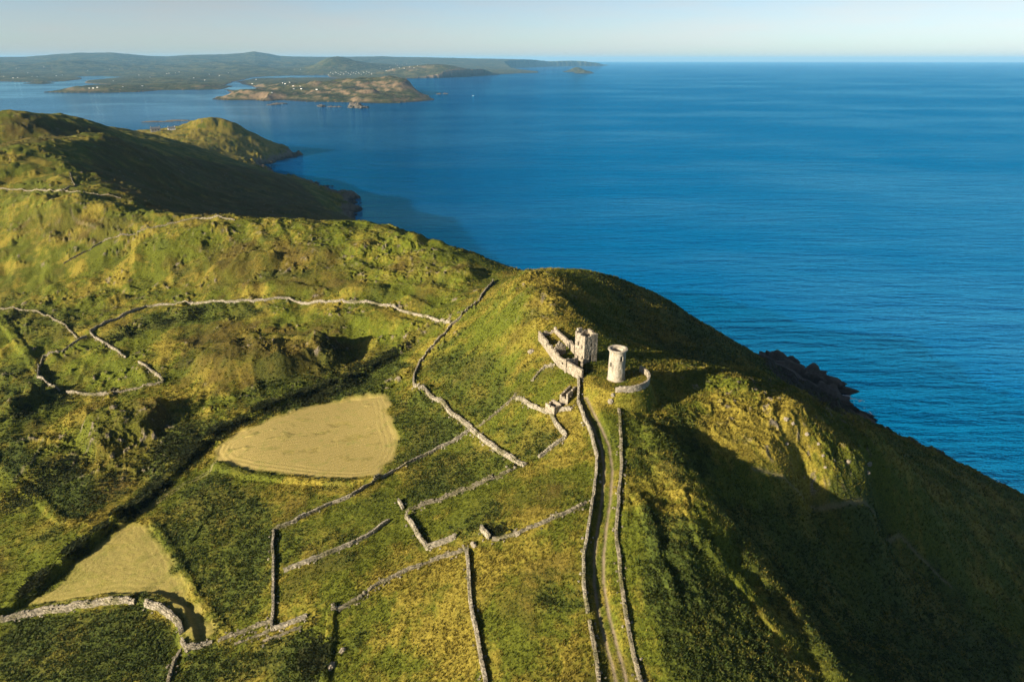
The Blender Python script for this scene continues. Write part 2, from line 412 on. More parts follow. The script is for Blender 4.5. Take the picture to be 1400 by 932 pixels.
def mesh_from(name, V, faces4=None, faces3=None, smooth=True):
    me = bpy.data.meshes.new(name)
    V = np.asarray(V, np.float32)
    me.vertices.add(len(V)); me.vertices.foreach_set('co', V.ravel())
    q = np.zeros((0, 4), np.int32) if faces4 is None else np.asarray(faces4, np.int32)
    t = np.zeros((0, 3), np.int32) if faces3 is None else np.asarray(faces3, np.int32)
    me.loops.add(q.size + t.size); me.loops.foreach_set('vertex_index', np.concatenate([q.ravel(), t.ravel()]))
    me.polygons.add(len(q) + len(t))
    st = np.concatenate([np.arange(len(q)) * 4, q.size + np.arange(len(t)) * 3]).astype(np.int32)
    me.polygons.foreach_set('loop_start', st)
    me.polygons.foreach_set('use_smooth', np.full(len(q) + len(t), smooth))
    me.update(calc_edges=True)
    return me

def grid_faces(ni, nj):
    i, j = np.meshgrid(np.arange(ni - 1), np.arange(nj - 1), indexing='ij')
    a = (i * nj + j).ravel()
    return np.stack([a, a + 1, a + nj + 1, a + nj], 1)

def compact(V, Q):
    used = np.zeros(len(V), bool); used[Q.ravel()] = True
    idx = np.cumsum(used) - 1
    return used, idx[Q]

# ------------------------------------------------------------------ light, sky, camera
SUN_EL, SUN_AZ = R(18.5), math.atan2(-0.82, -0.57)        # azimuth of the sun measured from +Y towards +X
sund = np.array([math.sin(SUN_AZ) * math.cos(SUN_EL), math.cos(SUN_AZ) * math.cos(SUN_EL), math.sin(SUN_EL)])
import mathutils
sl = bpy.data.lights.new('sun', 'SUN'); sl.energy = 5.0; sl.angle = R(0.53); sl.color = (1.0, 0.86, 0.66)
so = bpy.data.objects.new('sun', sl); COL.objects.link(so)
so.rotation_euler = mathutils.Vector(sund).to_track_quat('Z', 'Y').to_euler(); so.location = (0, 0, 400)
W = bpy.data.worlds.new('World'); SC.world = W; W.use_nodes = True
nt = W.node_tree; bg = nt.nodes['Background']
sky = nt.nodes.new('ShaderNodeTexSky'); sky.sky_type = 'NISHITA'; sky.sun_disc = False
sky.sun_elevation = SUN_EL; sky.sun_rotation = SUN_AZ
sky.air_density = 0.7; sky.dust_density = 0.5; sky.ozone_density = 2.0; sky.altitude = 195
# thin high cirrus: a whitish veil in stretched wisps over the Nishita sky
_tc = nt.nodes.new('ShaderNodeTexCoord'); _mp = nt.nodes.new('ShaderNodeMapping'); _mp.inputs['Scale'].default_value = (1.0, 1.6, 9.0); _mp.inputs['Rotation'].default_value = (0, .12, .5)
nt.links.new(_tc.outputs['Generated'], _mp.inputs['Vector'])
_n = nt.nodes.new('ShaderNodeTexNoise'); _n.inputs['Scale'].default_value = 3.2; _n.inputs['Detail'].default_value = 6; _n.inputs['Roughness'].default_value = .6; nt.links.new(_mp.outputs[0], _n.inputs['Vector'])
_r = nt.nodes.new('ShaderNodeMapRange'); _r.inputs['From Min'].default_value = .35; _r.inputs['From Max'].default_value = .75; _r.inputs['To Min'].default_value = .12; _r.inputs['To Max'].default_value = .8; nt.links.new(_n.outputs['Fac'], _r.inputs['Value'])
_bw = nt.nodes.new('ShaderNodeRGBToBW'); nt.links.new(sky.outputs[0], _bw.inputs[0])
_v = nt.nodes.new('ShaderNodeMix'); _v.data_type = 'RGBA'; _v.blend_type = 'MULTIPLY'; _v.inputs['Factor'].default_value = 1; _v.inputs[7].default_value = (.97, .985, .955, 1); nt.links.new(_bw.outputs[0], _v.inputs[6])
_mx = nt.nodes.new('ShaderNodeMix'); _mx.data_type = 'RGBA'; nt.links.new(_r.outputs[0], _mx.inputs['Factor']); nt.links.new(sky.outputs[0], _mx.inputs[6]); nt.links.new(_v.outputs[2], _mx.inputs[7])
nt.links.new(_mx.outputs[2], bg.inputs[0]); bg.inputs[1].default_value = 0.05
cam = bpy.data.cameras.new('camera'); co = bpy.data.objects.new('camera', cam); COL.objects.link(co)
co.location = (0, 0, H); co.rotation_euler = (math.pi / 2 - PITCH, 0, 0)
cam.sensor_width = 36; cam.lens = 36 * F / 1400; cam.clip_start = 1; cam.clip_end = 400000
SC.camera = co
vs = SC.view_settings; vs.view_transform = 'Standard'; vs.look = 'None'; vs.exposure = 1.42; vs.gamma = 1; vs.use_curve_mapping = False
SC.cycles.max_bounces = 5; SC.cycles.volume_bounces = 0; SC.cycles.use_denoising = True

# ------------------------------------------------------------------ node helpers
def new_mat(name):
    m = bpy.data.materials.new(name); m.use_nodes = True
    return m, m.node_tree.nodes, m.node_tree.links, m.node_tree.nodes['Principled BSDF']
# ------------------------------------------------------------------ materials
def attr(N, name):
    a = N.new('ShaderNodeAttribute'); a.attribute_name = name; return a.outputs['Fac']
def mixc(N, L, f, a, b, blend='MIX'):
    x = N.new('ShaderNodeMix'); x.data_type = 'RGBA'; x.blend_type = blend
    for s, v in ((x.inputs['Factor'], f), (x.inputs[6], a), (x.inputs[7], b)):
        if hasattr(v, 'is_output'): L.new(v, s)
        elif isinstance(v, (int, float)): s.default_value = v
        else: s.default_value = (*v, 1)
    return x.outputs[2]
def noi(N, L, scale, detail=3, rough=.55, vec=None, stretch=None):
    n = N.new('ShaderNodeTexNoise'); n.inputs['Scale'].default_value = scale; n.inputs['Detail'].default_value = detail; n.inputs['Roughness'].default_value = rough
    if vec is None:
        g = N.new('ShaderNodeNewGeometry'); vec = g.outputs['Position']
    if stretch:
        mp = N.new('ShaderNodeMapping'); L.new(vec, mp.inputs['Vector']); mp.inputs['Rotation'].default_value = (0, 0, stretch[0]); mp.inputs['Scale'].default_value = stretch[1]; vec = mp.outputs[0]
    L.new(vec, n.inputs['Vector'])
    return n.outputs['Fac']
def rampf(N, L, f, lo, hi):
    m = N.new('ShaderNodeMapRange'); m.interpolation_type = 'SMOOTHSTEP'
    L.new(f, m.inputs['Value']); m.inputs['From Min'].default_value = lo; m.inputs['From Max'].default_value = hi
    return m.outputs[0]
def mathn(N, L, op, a, b=None):
    m = N.new('ShaderNodeMath'); m.operation = op
    for i, v in enumerate((a, b)):
        if v is None: continue
        if hasattr(v, 'is_output'): L.new(v, m.inputs[i])
        else: m.inputs[i].default_value = v
    return m.outputs[0]
def madd(N, L, a, b, c):
    o = mathn(N, L, 'MULTIPLY_ADD', a, b); o.node.inputs[2].default_value = c
    return o
def bumpn(N, L, B, hgt, strength, dist):
    b = N.new('ShaderNodeBump'); b.inputs['Strength'].default_value = strength; b.inputs['Distance'].default_value = dist
    L.new(hgt, b.inputs['Height']); L.new(b.outputs[0], B.inputs['Normal']); return b

# land
LAND, N, L, B = new_mat('turf')
B.inputs['Roughness'].default_value = .95; B.inputs['Specular IOR Level'].default_value = .1
n_f = noi(N, L, 2.2, 4, .65); n_m = noi(N, L, .35, 4, .6); n_l = noi(N, L, .045, 4, .6)
green = mixc(N, L, rampf(N, L, n_f, .3, .7), (.042, .052, .006), (.115, .128, .013))
straw = mixc(N, L, rampf(N, L, n_f, .3, .7), (.105, .085, .010), (.26, .21, .034))
d1 = mathn(N, L, 'ADD', attr(N, 'dry'), mathn(N, L, 'MULTIPLY', mathn(N, L, 'SUBTRACT', n_m, .5), .9))
c = mixc(N, L, rampf(N, L, d1, .35, .95), green, straw)
c = mixc(N, L, mathn(N, L, 'MULTIPLY', attr(N, 'lush'), .6), c, mixc(N, L, rampf(N, L, n_f, .3, .7), (.062, .080, .007), (.138, .165, .016)))
c = mixc(N, L, mathn(N, L, 'MULTIPLY', attr(N, 'heath_shade'), .8), c, mixc(N, L, rampf(N, L, n_f, .35, .7), (.038, .027, .007), (.110, .078, .018)))
fern = mixc(N, L, rampf(N, L, n_f, .35, .7), (.022, .034, .007), (.062, .080, .014))
c = mixc(N, L, mathn(N, L, 'MULTIPLY', attr(N, 'bracken'), .9), c, fern)
# mown hay
w = mathn(N, L, 'SINE', mathn(N, L, 'MULTIPLY', mathn(N, L, 'ADD', attr(N, 'mow'), mathn(N, L, 'MULTIPLY', n_m, 1.2)), 2 * math.pi / 1.7))
hayc = mixc(N, L, mathn(N, L, 'MULTIPLY_ADD', w, .14), (.20, .165, .046), (.37, .285, .098))
mm = hayc.node.inputs['Factor'].links[0].from_node; mm.inputs[2].default_value = .5
hayc = mixc(N, L, rampf(N, L, n_m, .5, .8), hayc, (.19, .19, .045))
hayc = mixc(N, L, rampf(N, L, n_f, .5, .8), hayc, (.44, .34, .14))
c = mixc(N, L, attr(N, 'hay'), c, hayc)
rk = mixc(N, L, rampf(N, L, n_f, .3, .75), (.055, .046, .032), (.26, .215, .15))
c = mixc(N, L, mathn(N, L, 'MULTIPLY', attr(N, 'wet'), .92), mixc(N, L, attr(N, 'rock'), c, rk), (.028, .026, .022))
soil = mixc(N, L, n_f, (.12, .095, .055), (.27, .215, .14))
c = mixc(N, L, attr(N, 'track'), c, soil)
L.new(c, B.inputs['Base Color'])
bumpn(N, L, B, noi(N, L, 3.5, 4, .7), .9, .22)

# dry stone and masonry
def stone_mat(name, a, b, lichen=(.30, .27, .14), bump=.5, moss=.8):
    m, N, L, B = new_mat(name)
    B.inputs['Roughness'].default_value = .92; B.inputs['Specular IOR Level'].default_value = .2
    g = N.new('ShaderNodeNewGeometry')
    c = mixc(N, L, g.outputs['Random Per Island'], a, b)
    c = mixc(N, L, mathn(N, L, 'MULTIPLY', rampf(N, L, noi(N, L, .22, 3, .6), .48, .66), moss), c, mixc(N, L, g.outputs['Random Per Island'], (.055, .055, .018), (.15, .135, .05)))
    c = mixc(N, L, rampf(N, L, noi(N, L, 4.0, 4, .6), .5, .75), c, lichen)
    c = mixc(N, L, mathn(N, L, 'MULTIPLY', rampf(N, L, noi(N, L, .9, 3, .6), .52, .72), .55), c, (.11, .10, .075))
    L.new(c, B.inputs['Base Color'])
    bumpn(N, L, B, noi(N, L, 6, 3, .6), bump, .08)
    return m
DRYSTONE = stone_mat('dry_stone', (.13, .115, .085), (.37, .325, .25))
OLDSTONE = stone_mat('mossy_dry_stone', (.09, .08, .055), (.28, .24, .17), moss=1.0)
def masonry(name, a, b, sx=1.3, sz=2.2):
    m, N, L, B = new_mat(name)
    B.inputs['Roughness'].default_value = .93; B.inputs['Specular IOR Level'].default_value = .2
    tc = N.new('ShaderNodeTexCoord'); mp = N.new('ShaderNodeMapping'); L.new(tc.outputs['Object'], mp.inputs['Vector']); mp.inputs['Scale'].default_value = (sx, sx, sz)
    v = N.new('ShaderNodeTexVoronoi'); L.new(mp.outputs[0], v.inputs['Vector']); v.inputs['Scale'].default_value = 1.5
    hv = N.new('ShaderNodeSeparateColor'); L.new(v.outputs['Color'], hv.inputs[0])
    c = mixc(N, L, hv.outputs[0], a, b)
    c = mixc(N, L, rampf(N, L, noi(N, L, .9, 5, .7, tc.outputs['Object'], (0, (1.2, 1.2, .35))), .5, .66), c, (.15, .13, .095))      # weathering streaks
    c = mixc(N, L, mathn(N, L, 'MULTIPLY', rampf(N, L, noi(N, L, 2.2, 4, .65), .55, .7), .6), c, (.30, .24, .11))
    L.new(c, B.inputs['Base Color'])
    h = mathn(N, L, 'ADD', mathn(N, L, 'MULTIPLY', v.outputs['Distance'], -.8), noi(N, L, 5, 3, .6))
    bumpn(N, L, B, h, .6, .12)
    return m
RUBBLE = masonry('rubble_masonry', (.155, .13, .095), (.35, .30, .225))
RENDERED = masonry('weathered_render', (.26, .23, .175), (.38, .335, .265))
ROCK, N, L, B = new_mat('sea_rock')
B.inputs['Roughness'].default_value = .9
L.new(mixc(N, L, noi(N, L, .5, 5, .6), (.02, .018, .016), (.13, .105, .075)), B.inputs['Base Color'])
bumpn(N, L, B, noi(N, L, .6, 5, .7), .8, 1.0)
PALEROCK, N, L, B = new_mat('pale_rock')
B.inputs['Roughness'].default_value = .9
L.new(mixc(N, L, noi(N, L, 1.5, 4, .6), (.10, .085, .06), (.34, .29, .21)), B.inputs['Base Color'])
bumpn(N, L, B, noi(N, L, 3, 4, .7), .8, .2)
def plain(name, col, rough=.8):
    m, N, L, B = new_mat(name); B.inputs['Roughness'].default_value = rough
    L.new(mixc(N, L, noi(N, L, 1.0, 3), tuple(.85 * v for v in col), col), B.inputs['Base Color']); return m
WHITEWASH = plain('whitewash', (.80, .79, .75)); SLATE = plain('roof_slate', (.10, .105, .115)); GREYWALL = plain('grey_render', (.30, .28, .25)); GLASS = plain('dark_window', (.02, .025, .03), .2)

# ------------------------------------------------------------------ terrain object
ni, nj = GX.shape
Q = grid_faces(ni, nj)
V = np.stack([GX, GY, GZ], -1).reshape(-1, 3)
keep = (V[Q][:, :, 2] > -2.5).any(1)
used, Q = compact(V, Q[keep])
me = mesh_from('terrain', V[used], Q)
def put(me, name, arr):
    a = me.attributes.new(name, 'FLOAT', 'POINT'); a.data.foreach_set('value', np.ascontiguousarray(arr, np.float32).ravel())
wet = 1 - sstep(1.5, 5.0, GZ + 2 * noise(GX / 7, GY / 7, 99))
for nm, arr in dict(dry=dry, bracken=bracken, hay=hay, mow=mow, rock=rock, track=track, heath_shade=heath_shade, lush=lush, wet=np.maximum(wet, .8 * cliff)).items():
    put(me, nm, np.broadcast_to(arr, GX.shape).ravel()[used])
terrain = link('terrain', me, LAND); terrain['kind'] = 'structure'

def tag(o, label, cat, group=None, kind=None):
    o['label'] = label
    if cat: o['category'] = cat
    if group: o['group'] = group
    if kind: o['kind'] = kind
    return o
def empty(name, loc, label, cat, group=None):
    o = bpy.data.objects.new(name, None); COL.objects.link(o); o.location = loc
    return tag(o, label, cat, group)

# ------------------------------------------------------------------ dry stone walls
CUBE = np.array([[x, y, z] for x in (-.5, .5) for y in (-.5, .5) for z in (-.5, .5)])
CUBEF = np.array([[0, 1, 3, 2], [4, 6, 7, 5], [0, 4, 5, 1], [2, 3, 7, 6], [0, 2, 6, 4], [1, 5, 7, 3]])
def stones_mesh(name, cen, size, rot):
    n = len(cen)
    v = CUBE[None] + rng.uniform(-.13, .13, (n, 8, 3))
    v = v * size[:, None, :]
    c, s = np.cos(rot)[:, None], np.sin(rot)[:, None]
    x = v[..., 0] * c - v[..., 1] * s; y = v[..., 0] * s + v[..., 1] * c
    v = np.stack([x, y, v[..., 2]], -1) + cen[:, None, :]
    f = (CUBEF[None] + 8 * np.arange(n)[:, None, None]).reshape(-1, 4)
    return mesh_from(name, v.reshape(-1, 3), f, smooth=False)

def stone_wall(px, label, h=1.2, w=.75, ruin=.15, world=None, name='stone_wall', group='dry stone field walls', mat=None, step=.42):
    pts = world or trace(px)
    P = np.array(pts); seg = np.hypot(*np.diff(P, axis=0).T); acc = np.concatenate([[0], np.cumsum(seg)])
    n = max(int(acc[-1] / step), 3); s = np.linspace(0, acc[-1], n)
    X = np.interp(s, acc, P[:, 0]); Y = np.interp(s, acc, P[:, 1])
    sd = int(rng.integers(1000))
    far_ = float(np.hypot(P[:, 0], P[:, 1]).mean()); wob = .22 * noise(s / 6, s * 0 + sd, sd)
    tx, ty = np.gradient(X), np.gradient(Y); tl = np.hypot(tx, ty) + 1e-9; tx /= tl; ty /= tl
    X = X - ty * wob; Y = Y + tx * wob
    ang = np.arctan2(ty, tx)
    hh = h * (1 - ruin * 1.6 * np.clip(noise(s / 5, s * 0 + 3, sd + 1) + .45, 0, 1.2) - ruin * .5 * rng.random(n))
    cen, size, rot = [], [], []
    ch = .32; rows = int(h / ch) + 1
    for k in range(rows):
        z0 = k * ch
        ww = w * (1 - .28 * k / rows)
        for side in (-1, 1):
            m = (hh > z0 + .06)
            off = side * ww * .27
            js = rng.uniform(-.5, .5, n) * step * .5 + (k % 2) * step * .5
            zc = z0 + ch * .5 + rng.uniform(-.05, .05, n)
            cx = X + tx * js - ty * (off + rng.uniform(-.05, .05, n)); cy = Y + ty * js + tx * (off + rng.uniform(-.05, .05, n))
            gz = height(cx, cy)
            cen.append(np.stack([cx, cy, gz + zc], -1)[m]); rot.append((ang + rng.uniform(-.2, .2, n))[m])
            size.append(np.stack([rng.uniform(.36, .62, n), ww * rng.uniform(.5, .68, n), rng.uniform(.30, .46, n)], -1)[m])
    # footing stones that bed the wall in the ground
    for side in (-1, 1):
        gz = height(X, Y)
        cen.append(np.stack([X - ty * side * .2, Y + tx * side * .2, gz - .15], -1)); rot.append(ang); size.append(np.stack([np.full(n, step * 1.3), np.full(n, w * .6), np.full(n, .55)], -1))
    # tumbled stones beside it
    k = rng.random(n) < ruin * .9
    o = rng.uniform(.5, 1.3, n) * np.where(rng.random(n) < .5, -1, 1)
    cx = X - ty * o; cy = Y + tx * o
    cen.append(np.stack([cx, cy, height(cx, cy) + .08], -1)[k]); rot.append(rng.uniform(0, 6, n)[k]); size.append(rng.uniform(.25, .5, (n, 3))[k])
    me = stones_mesh(name, np.concatenate(cen), np.concatenate(size), np.concatenate(rot))
    o = link(name, me, mat or DRYSTONE)
    return tag(o, label, 'wall', group)

WALLS = [
 ([(124,453),(145,441),(175,428),(200,420),(225,417),(260,416),(310,414),(354,411),(395,409),(435,413),(510,415),(530,418),(550,426),(580,433),(615,441)], 'long pale stone wall crossing the left hillside in a shallow arc to the steep wall', 1.3, .8, .12),
 ([(674,385),(664,398),(655,413),(630,434),(617,445),(600,465),(585,482),(573,498),(566,515),(566,526)], 'tall stone wall climbing from the bend above the hay field to the saddle by the sea', 1.5, .8, .15),
 ([(567,528),(580,534),(597,547),(613,562),(633,577),(643,586),(663,603),(682,617),(697,626),(716,637)], 'thick pale stone bank running from the wall bend down toward the fields below the ruins', 1.3, 1.5, .2),
 ([(0,422),(25,423),(52,426),(72,436),(88,444),(106,462)], 'stone wall curving in from the left edge beside the small walled paddock', 1.2, .8, .15),
 ([(124,455),(137,466),(155,477),(172,489)], 'short stone wall on the upper right side of the small paddock, above its gap', 1.2, .8, .15),
 ([(190,496),(205,506),(218,515),(223,521)], 'short stone wall on the right side of the small paddock, below its gap', 1.2, .8, .2),
 ([(118,461),(98,472),(80,481),(60,488),(53,500),(52,516),(65,525),(82,534)], 'shadowed stone wall bending round the left side of the small paddock', 1.3, .8, .15),
 ([(92,537),(110,539),(127,540),(146,539)], 'bright stub of stone wall at the bottom of the small paddock', 1.3, 1.0, .1),
 ([(148,539),(170,535),(205,527),(222,523)], 'low dark bank wall closing the bottom right of the small paddock', 1.0, .8, .3),
 ([(0,258),(30,259),(60,261),(85,261),(103,254),(98,245),(96,236)], 'hooked stone wall high on the left hill below the dark slope', 1.3, .9, .15),
 ([(60,261),(100,263),(130,266),(165,271)], 'thin stone wall along the left hilltop at the edge of the dark slope', 1.2, .9, .25),
 ([(88,360),(115,345),(140,331),(165,321),(200,313),(240,305),(272,299),(320,301)], 'broken stone wall slanting up to the crest of the front left hill', 1.2, .9, .3),
 ([(3,847),(25,842),(60,835),(100,829),(140,824),(165,823),(183,825)], 'broad pale stone wall along the lower edge of the triangular mown field', 1.3, 1.5, .1),
 ([(200,826),(218,832),(235,842),(246,855),(248,865)], 'broad curved stone wall at the rounded corner below the triangular mown field', 1.5, 1.6, .1),
 ([(249,877),(255,889),(275,884),(288,879)], 'small crooked stone wall at the lowest tip of the triangular mown field', 1.2, .9, .2),
 ([(230,934),(238,905),(246,892)], 'broken stone wall running off the bottom edge beside the dark bracken field', 1.1, .9, .4),
 ([(300,876),(322,868),(345,858),(371,850)], 'upper of two short walls leading right to the foot of the tall upright wall', 1.0, .6, .3),
 ([(322,880),(345,871),(366,864)], 'lower of two short walls leading right to the foot of the tall upright wall', .6, .5, .5),
 ([(450,691),(405,713),(375,726),(373,745),(374,790),(374,840),(372,861),(395,854),(418,844)], 'pale stone wall bent three times round the left side of the lower fields', 1.3, .85, .08),
 ([(642,589),(600,613),(560,633),(523,654),(480,679),(452,690)], 'straight thin stone wall below the hay field falling from the thick bank', 1.1, .7, .12),
 ([(390,781),(420,769),(450,756),(480,745),(510,728),(531,713)], 'free standing straight stone wall across the middle of a lower field', 1.2, .8, .1),
 ([(361,876),(385,868),(411,857)], 'short low wall just under the hooked foot of the bent pale wall', .6, .5, .5),
 ([(545,686),(551,696)], 'tiny stub of wall left standing above the open walled corner', 1.2, .8, .2),
 ([(555,707),(566,723),(577,740),(584,751),(600,745),(621,736)], 'pale walled corner shaped like a V in the middle fields', 1.5, .9, .08),
 ([(557,700),(585,687),(625,672),(670,655),(705,640)], 'overgrown low stone bank crossing the upper middle field', .8, .7, .4),
 ([(455,832),(490,818),(520,797),(560,778),(600,763),(640,750)], 'half buried stone wall across the bottom of the middle fields', .9, .9, .35),
 ([(638,756),(641,785),(643,822),(648,850),(655,885),(660,915),(665,936)], 'upright pale stone wall running off the bottom edge between two tall grass fields', 1.3, .95, .06),
 ([(658,723),(662,730),(668,736)], 'very short thick wall beside a small dark hollow in the middle field', 1.4, 1.0, .1),
 ([(674,738),(705,731),(745,714),(780,699),(802,687)], 'nearly buried stone wall running right to the track wall', .85, .8, .3),
 ([(791,518),(791,552),(800,577),(810,600),(816,625),(815,650),(811,680),(805,720),(798,760),(797,795),(803,836)], 'long pale stone wall on the left side of the track up to the ruins', 1.5, .85, .08),
 ([(806,850),(811,880),(816,905),(819,936)], 'ragged lower length of the wall left of the track, past the gap', 1.3, .9, .3),
 ([(846,560),(849,600),(850,640),(847,665),(844,700),(843,740),(849,790),(855,840),(865,890),(877,936)], 'long grassy stone wall on the right side of the track', 1.1, .9, .25),
 ([(729,520),(738,508),(746,502),(757,500)], 'small curved wall stub just outside the ruined house', 1.1, .8, .25),
 ([(707,545),(725,555),(745,563),(753,565),(780,560)], 'crooked stone wall below the small ruined sheds', 1.2, .9, .2),
 ([(753,566),(760,580),(774,598),(755,612),(738,625)], 'arrow shaped stone wall pointing right toward the track', 1.2, .85, .12),
 ([(657,582),(680,563),(705,540)], 'overgrown line of stones between the thick bank and the sheds', .6, .6, .5),
]
for px, lab, h, w, ru in WALLS:
    fk = 1 - .35 * float(sstep(280, 420, math.hypot(*hit(*px[len(px) // 2]))))
    stone_wall(px, lab, h * .85 * fk, w * (.66 if w < 1 else .58) * fk, min(.6, ru + .06), mat=OLDSTONE if (fk < .8 or ru >= .25) else None)

# ------------------------------------------------------------------ masonry panels with openings and broken tops
def panel(name, mat, fmap, length, hfun, thick=.6, holes=(), du=.45, dz=.45, zmin=-1.0, jit=.05, parent=None, closed=False, hmax=None):
    """fmap(u, d) -> x, y of a point u along and d into the wall; hfun(u) top height; holes (u0,u1,z0,z1)"""
    hmax = hmax or max(hfun(u) for u in np.linspace(0, length, 50))
    us = set(np.round(np.linspace(0, length, max(2, int(length / du)) + 1), 4)); zs = set(np.round(np.linspace(zmin, hmax, max(2, int((hmax - zmin) / dz)) + 1), 4))
    for a, b, c, d in holes:
        us = {u for u in us if not (abs(u - a) < .12 or abs(u - b) < .12)} | {a, b}; zs = {z for z in zs if not (abs(z - c) < .12 or abs(z - d) < .12)} | {c, d}
    us = sorted(us); zs = sorted(zs); nu, nz = len(us) - 1, len(zs) - 1
    fill = np.zeros((nu, nz), bool)
    for i in range(nu):
        um = .5 * (us[i] + us[i + 1]); ht = hfun(um)
        for k in range(nz):
            zm = .5 * (zs[k] + zs[k + 1])
            fill[i, k] = zm < ht and not any(a < um < b and c < zm < d for a, b, c, d in holes)
    vid = {}; V = []
    def v(i, k, s):
        ii = i % nu if closed else i
        key = (ii, k, s)
        if key not in vid:
            r = np.random.default_rng(abs(hash((ii, k))) % (2 ** 31)).uniform(-jit, jit, 3)
            x, y = fmap(us[ii], s * thick + r[0] * (1 if s == 0 else -1))
            vid[key] = len(V); V.append((x, y, zs[k] + (r[1] if k else 0)))
        return vid[key]
    F_ = []
    for i in range(nu):
        for k in range(nz):
            if not fill[i, k]: continue
            F_.append((v(i, k, 0), v(i + 1, k, 0), v(i + 1, k + 1, 0), v(i, k + 1, 0)))
            F_.append((v(i, k, 1), v(i, k + 1, 1), v(i + 1, k + 1, 1), v(i + 1, k, 1)))
            if k == nz - 1 or not fill[i, k + 1]: F_.append((v(i, k + 1, 0), v(i + 1, k + 1, 0), v(i + 1, k + 1, 1), v(i, k + 1, 1)))
            if k > 0 and not fill[i, k - 1]: F_.append((v(i, k, 0), v(i, k, 1), v(i + 1, k, 1), v(i + 1, k, 0)))
            im = (i - 1) % nu if closed else i - 1; ip = (i + 1) % nu if closed else i + 1
            if im < 0 or not fill[im, k]: F_.append((v(i, k, 0), v(i, k + 1, 0), v(i, k + 1, 1), v(i, k, 1)))
            if ip >= nu or not fill[ip, k]: F_.append((v(i + 1, k, 0), v(i + 1, k, 1), v(i + 1, k + 1, 1), v(i + 1, k + 1, 0)))
    return link(name, mesh_from(name, V, F_, smooth=False), mat, parent)

def straight(ax, ay, bx, by):
    L_ = math.hypot(bx - ax, by - ay); tx, ty = (bx - ax) / L_, (by - ay) / L_
    return (lambda u, d: (ax + tx * u - ty * d, ay + ty * u + tx * d)), L_     # d grows to the left of a->b

def ragged(h, amp, seed, sc=1.3):
    return lambda u: h + amp * float(noise(np.array([u / sc]), np.array([seed * 3.7]), seed)[0])

# --- round tower
g0 = TZ
rt = empty('round_tower', (TX, TY, g0), 'tall pale round stone tower with an overhanging rim on the grassy mound', 'tower')
RB, RT_, HT = 2.45, 2.2, 8.9
camdir = math.atan2(-TY, -TX)          # direction from tower to camera
def cyl(u, d, z=0):
    return None
def round_panel(name, mat, r0, r1, h0, h1, thick, holes, parent, nseg=56):
    Lc = nseg * .3
    def fm(u, d): 
        a = camdir + u / Lc * 2 * math.pi
        return math.cos(a) * (1 - 0) , math.sin(a)
    o = panel(name, mat, lambda u, d: (math.cos(camdir + u / Lc * 2 * math.pi) * (10 - d), math.sin(camdir + u / Lc * 2 * math.pi) * (10 - d)), Lc, lambda u: h1, thick, holes, du=.3, dz=.4, zmin=h0, jit=.02, parent=parent, closed=True, hmax=h1)
    for vv in o.data.vertices:
        rr = math.hypot(vv.co.x, vv.co.y); t = (vv.co.z - h0) / (h1 - h0); rad_ = r0 + (r1 - r0) * t
        k = (rad_ - (10 - rr)) / rr
        vv.co.x *= k; vv.co.y *= k
    return o
def hole_at(deg, wdt, z0, z1, nseg=56):
    Lc = nseg * .3; per = Lc / 360.0; c = (deg % 360) * per; hw = wdt / (2 * math.pi * 2.4) * Lc / 2
    return (round(c - hw, 3), round(c + hw, 3), z0, z1)
round_panel('shaft', RENDERED, RB, RT_, -1.2, HT, .7, [hole_at(32, .95, 6.1, 7.6), hole_at(-47, .8, 4.2, 5.5), hole_at(88, .9, 2.6, 4.9)], rt)
def lathe(name, prof, mat, parent, n=64, jit=0.015):
    V, Fq = [], []
    for i in range(n):
        a = 2 * math.pi * i / n
        for r, z in prof:
            V.append((math.cos(a) * (r + random.uniform(-jit, jit)), math.sin(a) * (r + random.uniform(-jit, jit)), z))
    m = len(prof)
    for i in range(n):
        for k in range(m - 1):
            Fq.append((i * m + k, ((i + 1) % n) * m + k, ((i + 1) % n) * m + k + 1, i * m + k + 1))
    return link(name, mesh_from(name, V, Fq, smooth=False), mat, parent)
lathe('rim', [(2.1, HT - .45), (2.62, HT - .12), (2.74, HT + .1), (2.7, HT + .3), (2.25, HT + .34), (1.95, HT + .2), (1.78, HT - .2), (1.52, HT - .9)], RENDERED, rt)
lathe('inner_floor', [(0.01, HT - 1.2), (1.62, HT - 1.15), (1.62, HT - 1.5)], RUBBLE, rt)
lathe('plinth', [(2.62, -1.2), (2.6, .1), (2.52, .2), (2.4, .22)], RUBBLE, rt)

# --- curved enclosure wall on the mound
cx, cy = TX + .7, TY + .2
def ring(name, a0, a1, rr, h, label):
    b = R(a0); Lr = R(a1 - a0) * rr
    ox, oy = cx + rr * math.cos(b), cy + rr * math.sin(b); oz = g0 - 1.0
    fm = lambda u, d: (cx + (rr - d) * math.cos(b + u / rr) - ox, cy + (rr - d) * math.sin(b + u / rr) - oy)
    o = panel(name, RUBBLE, fm, Lr, ragged(h, .15, 5), .55, (), zmin=-2.2, jit=.05, dz=.35)
    o.location = (ox, oy, oz)
    return tag(o, label, 'wall')
ring('curved_wall', -104, 36, 8.7, 2.5, 'curved grey stone wall wrapping the front and right of the round tower mound')

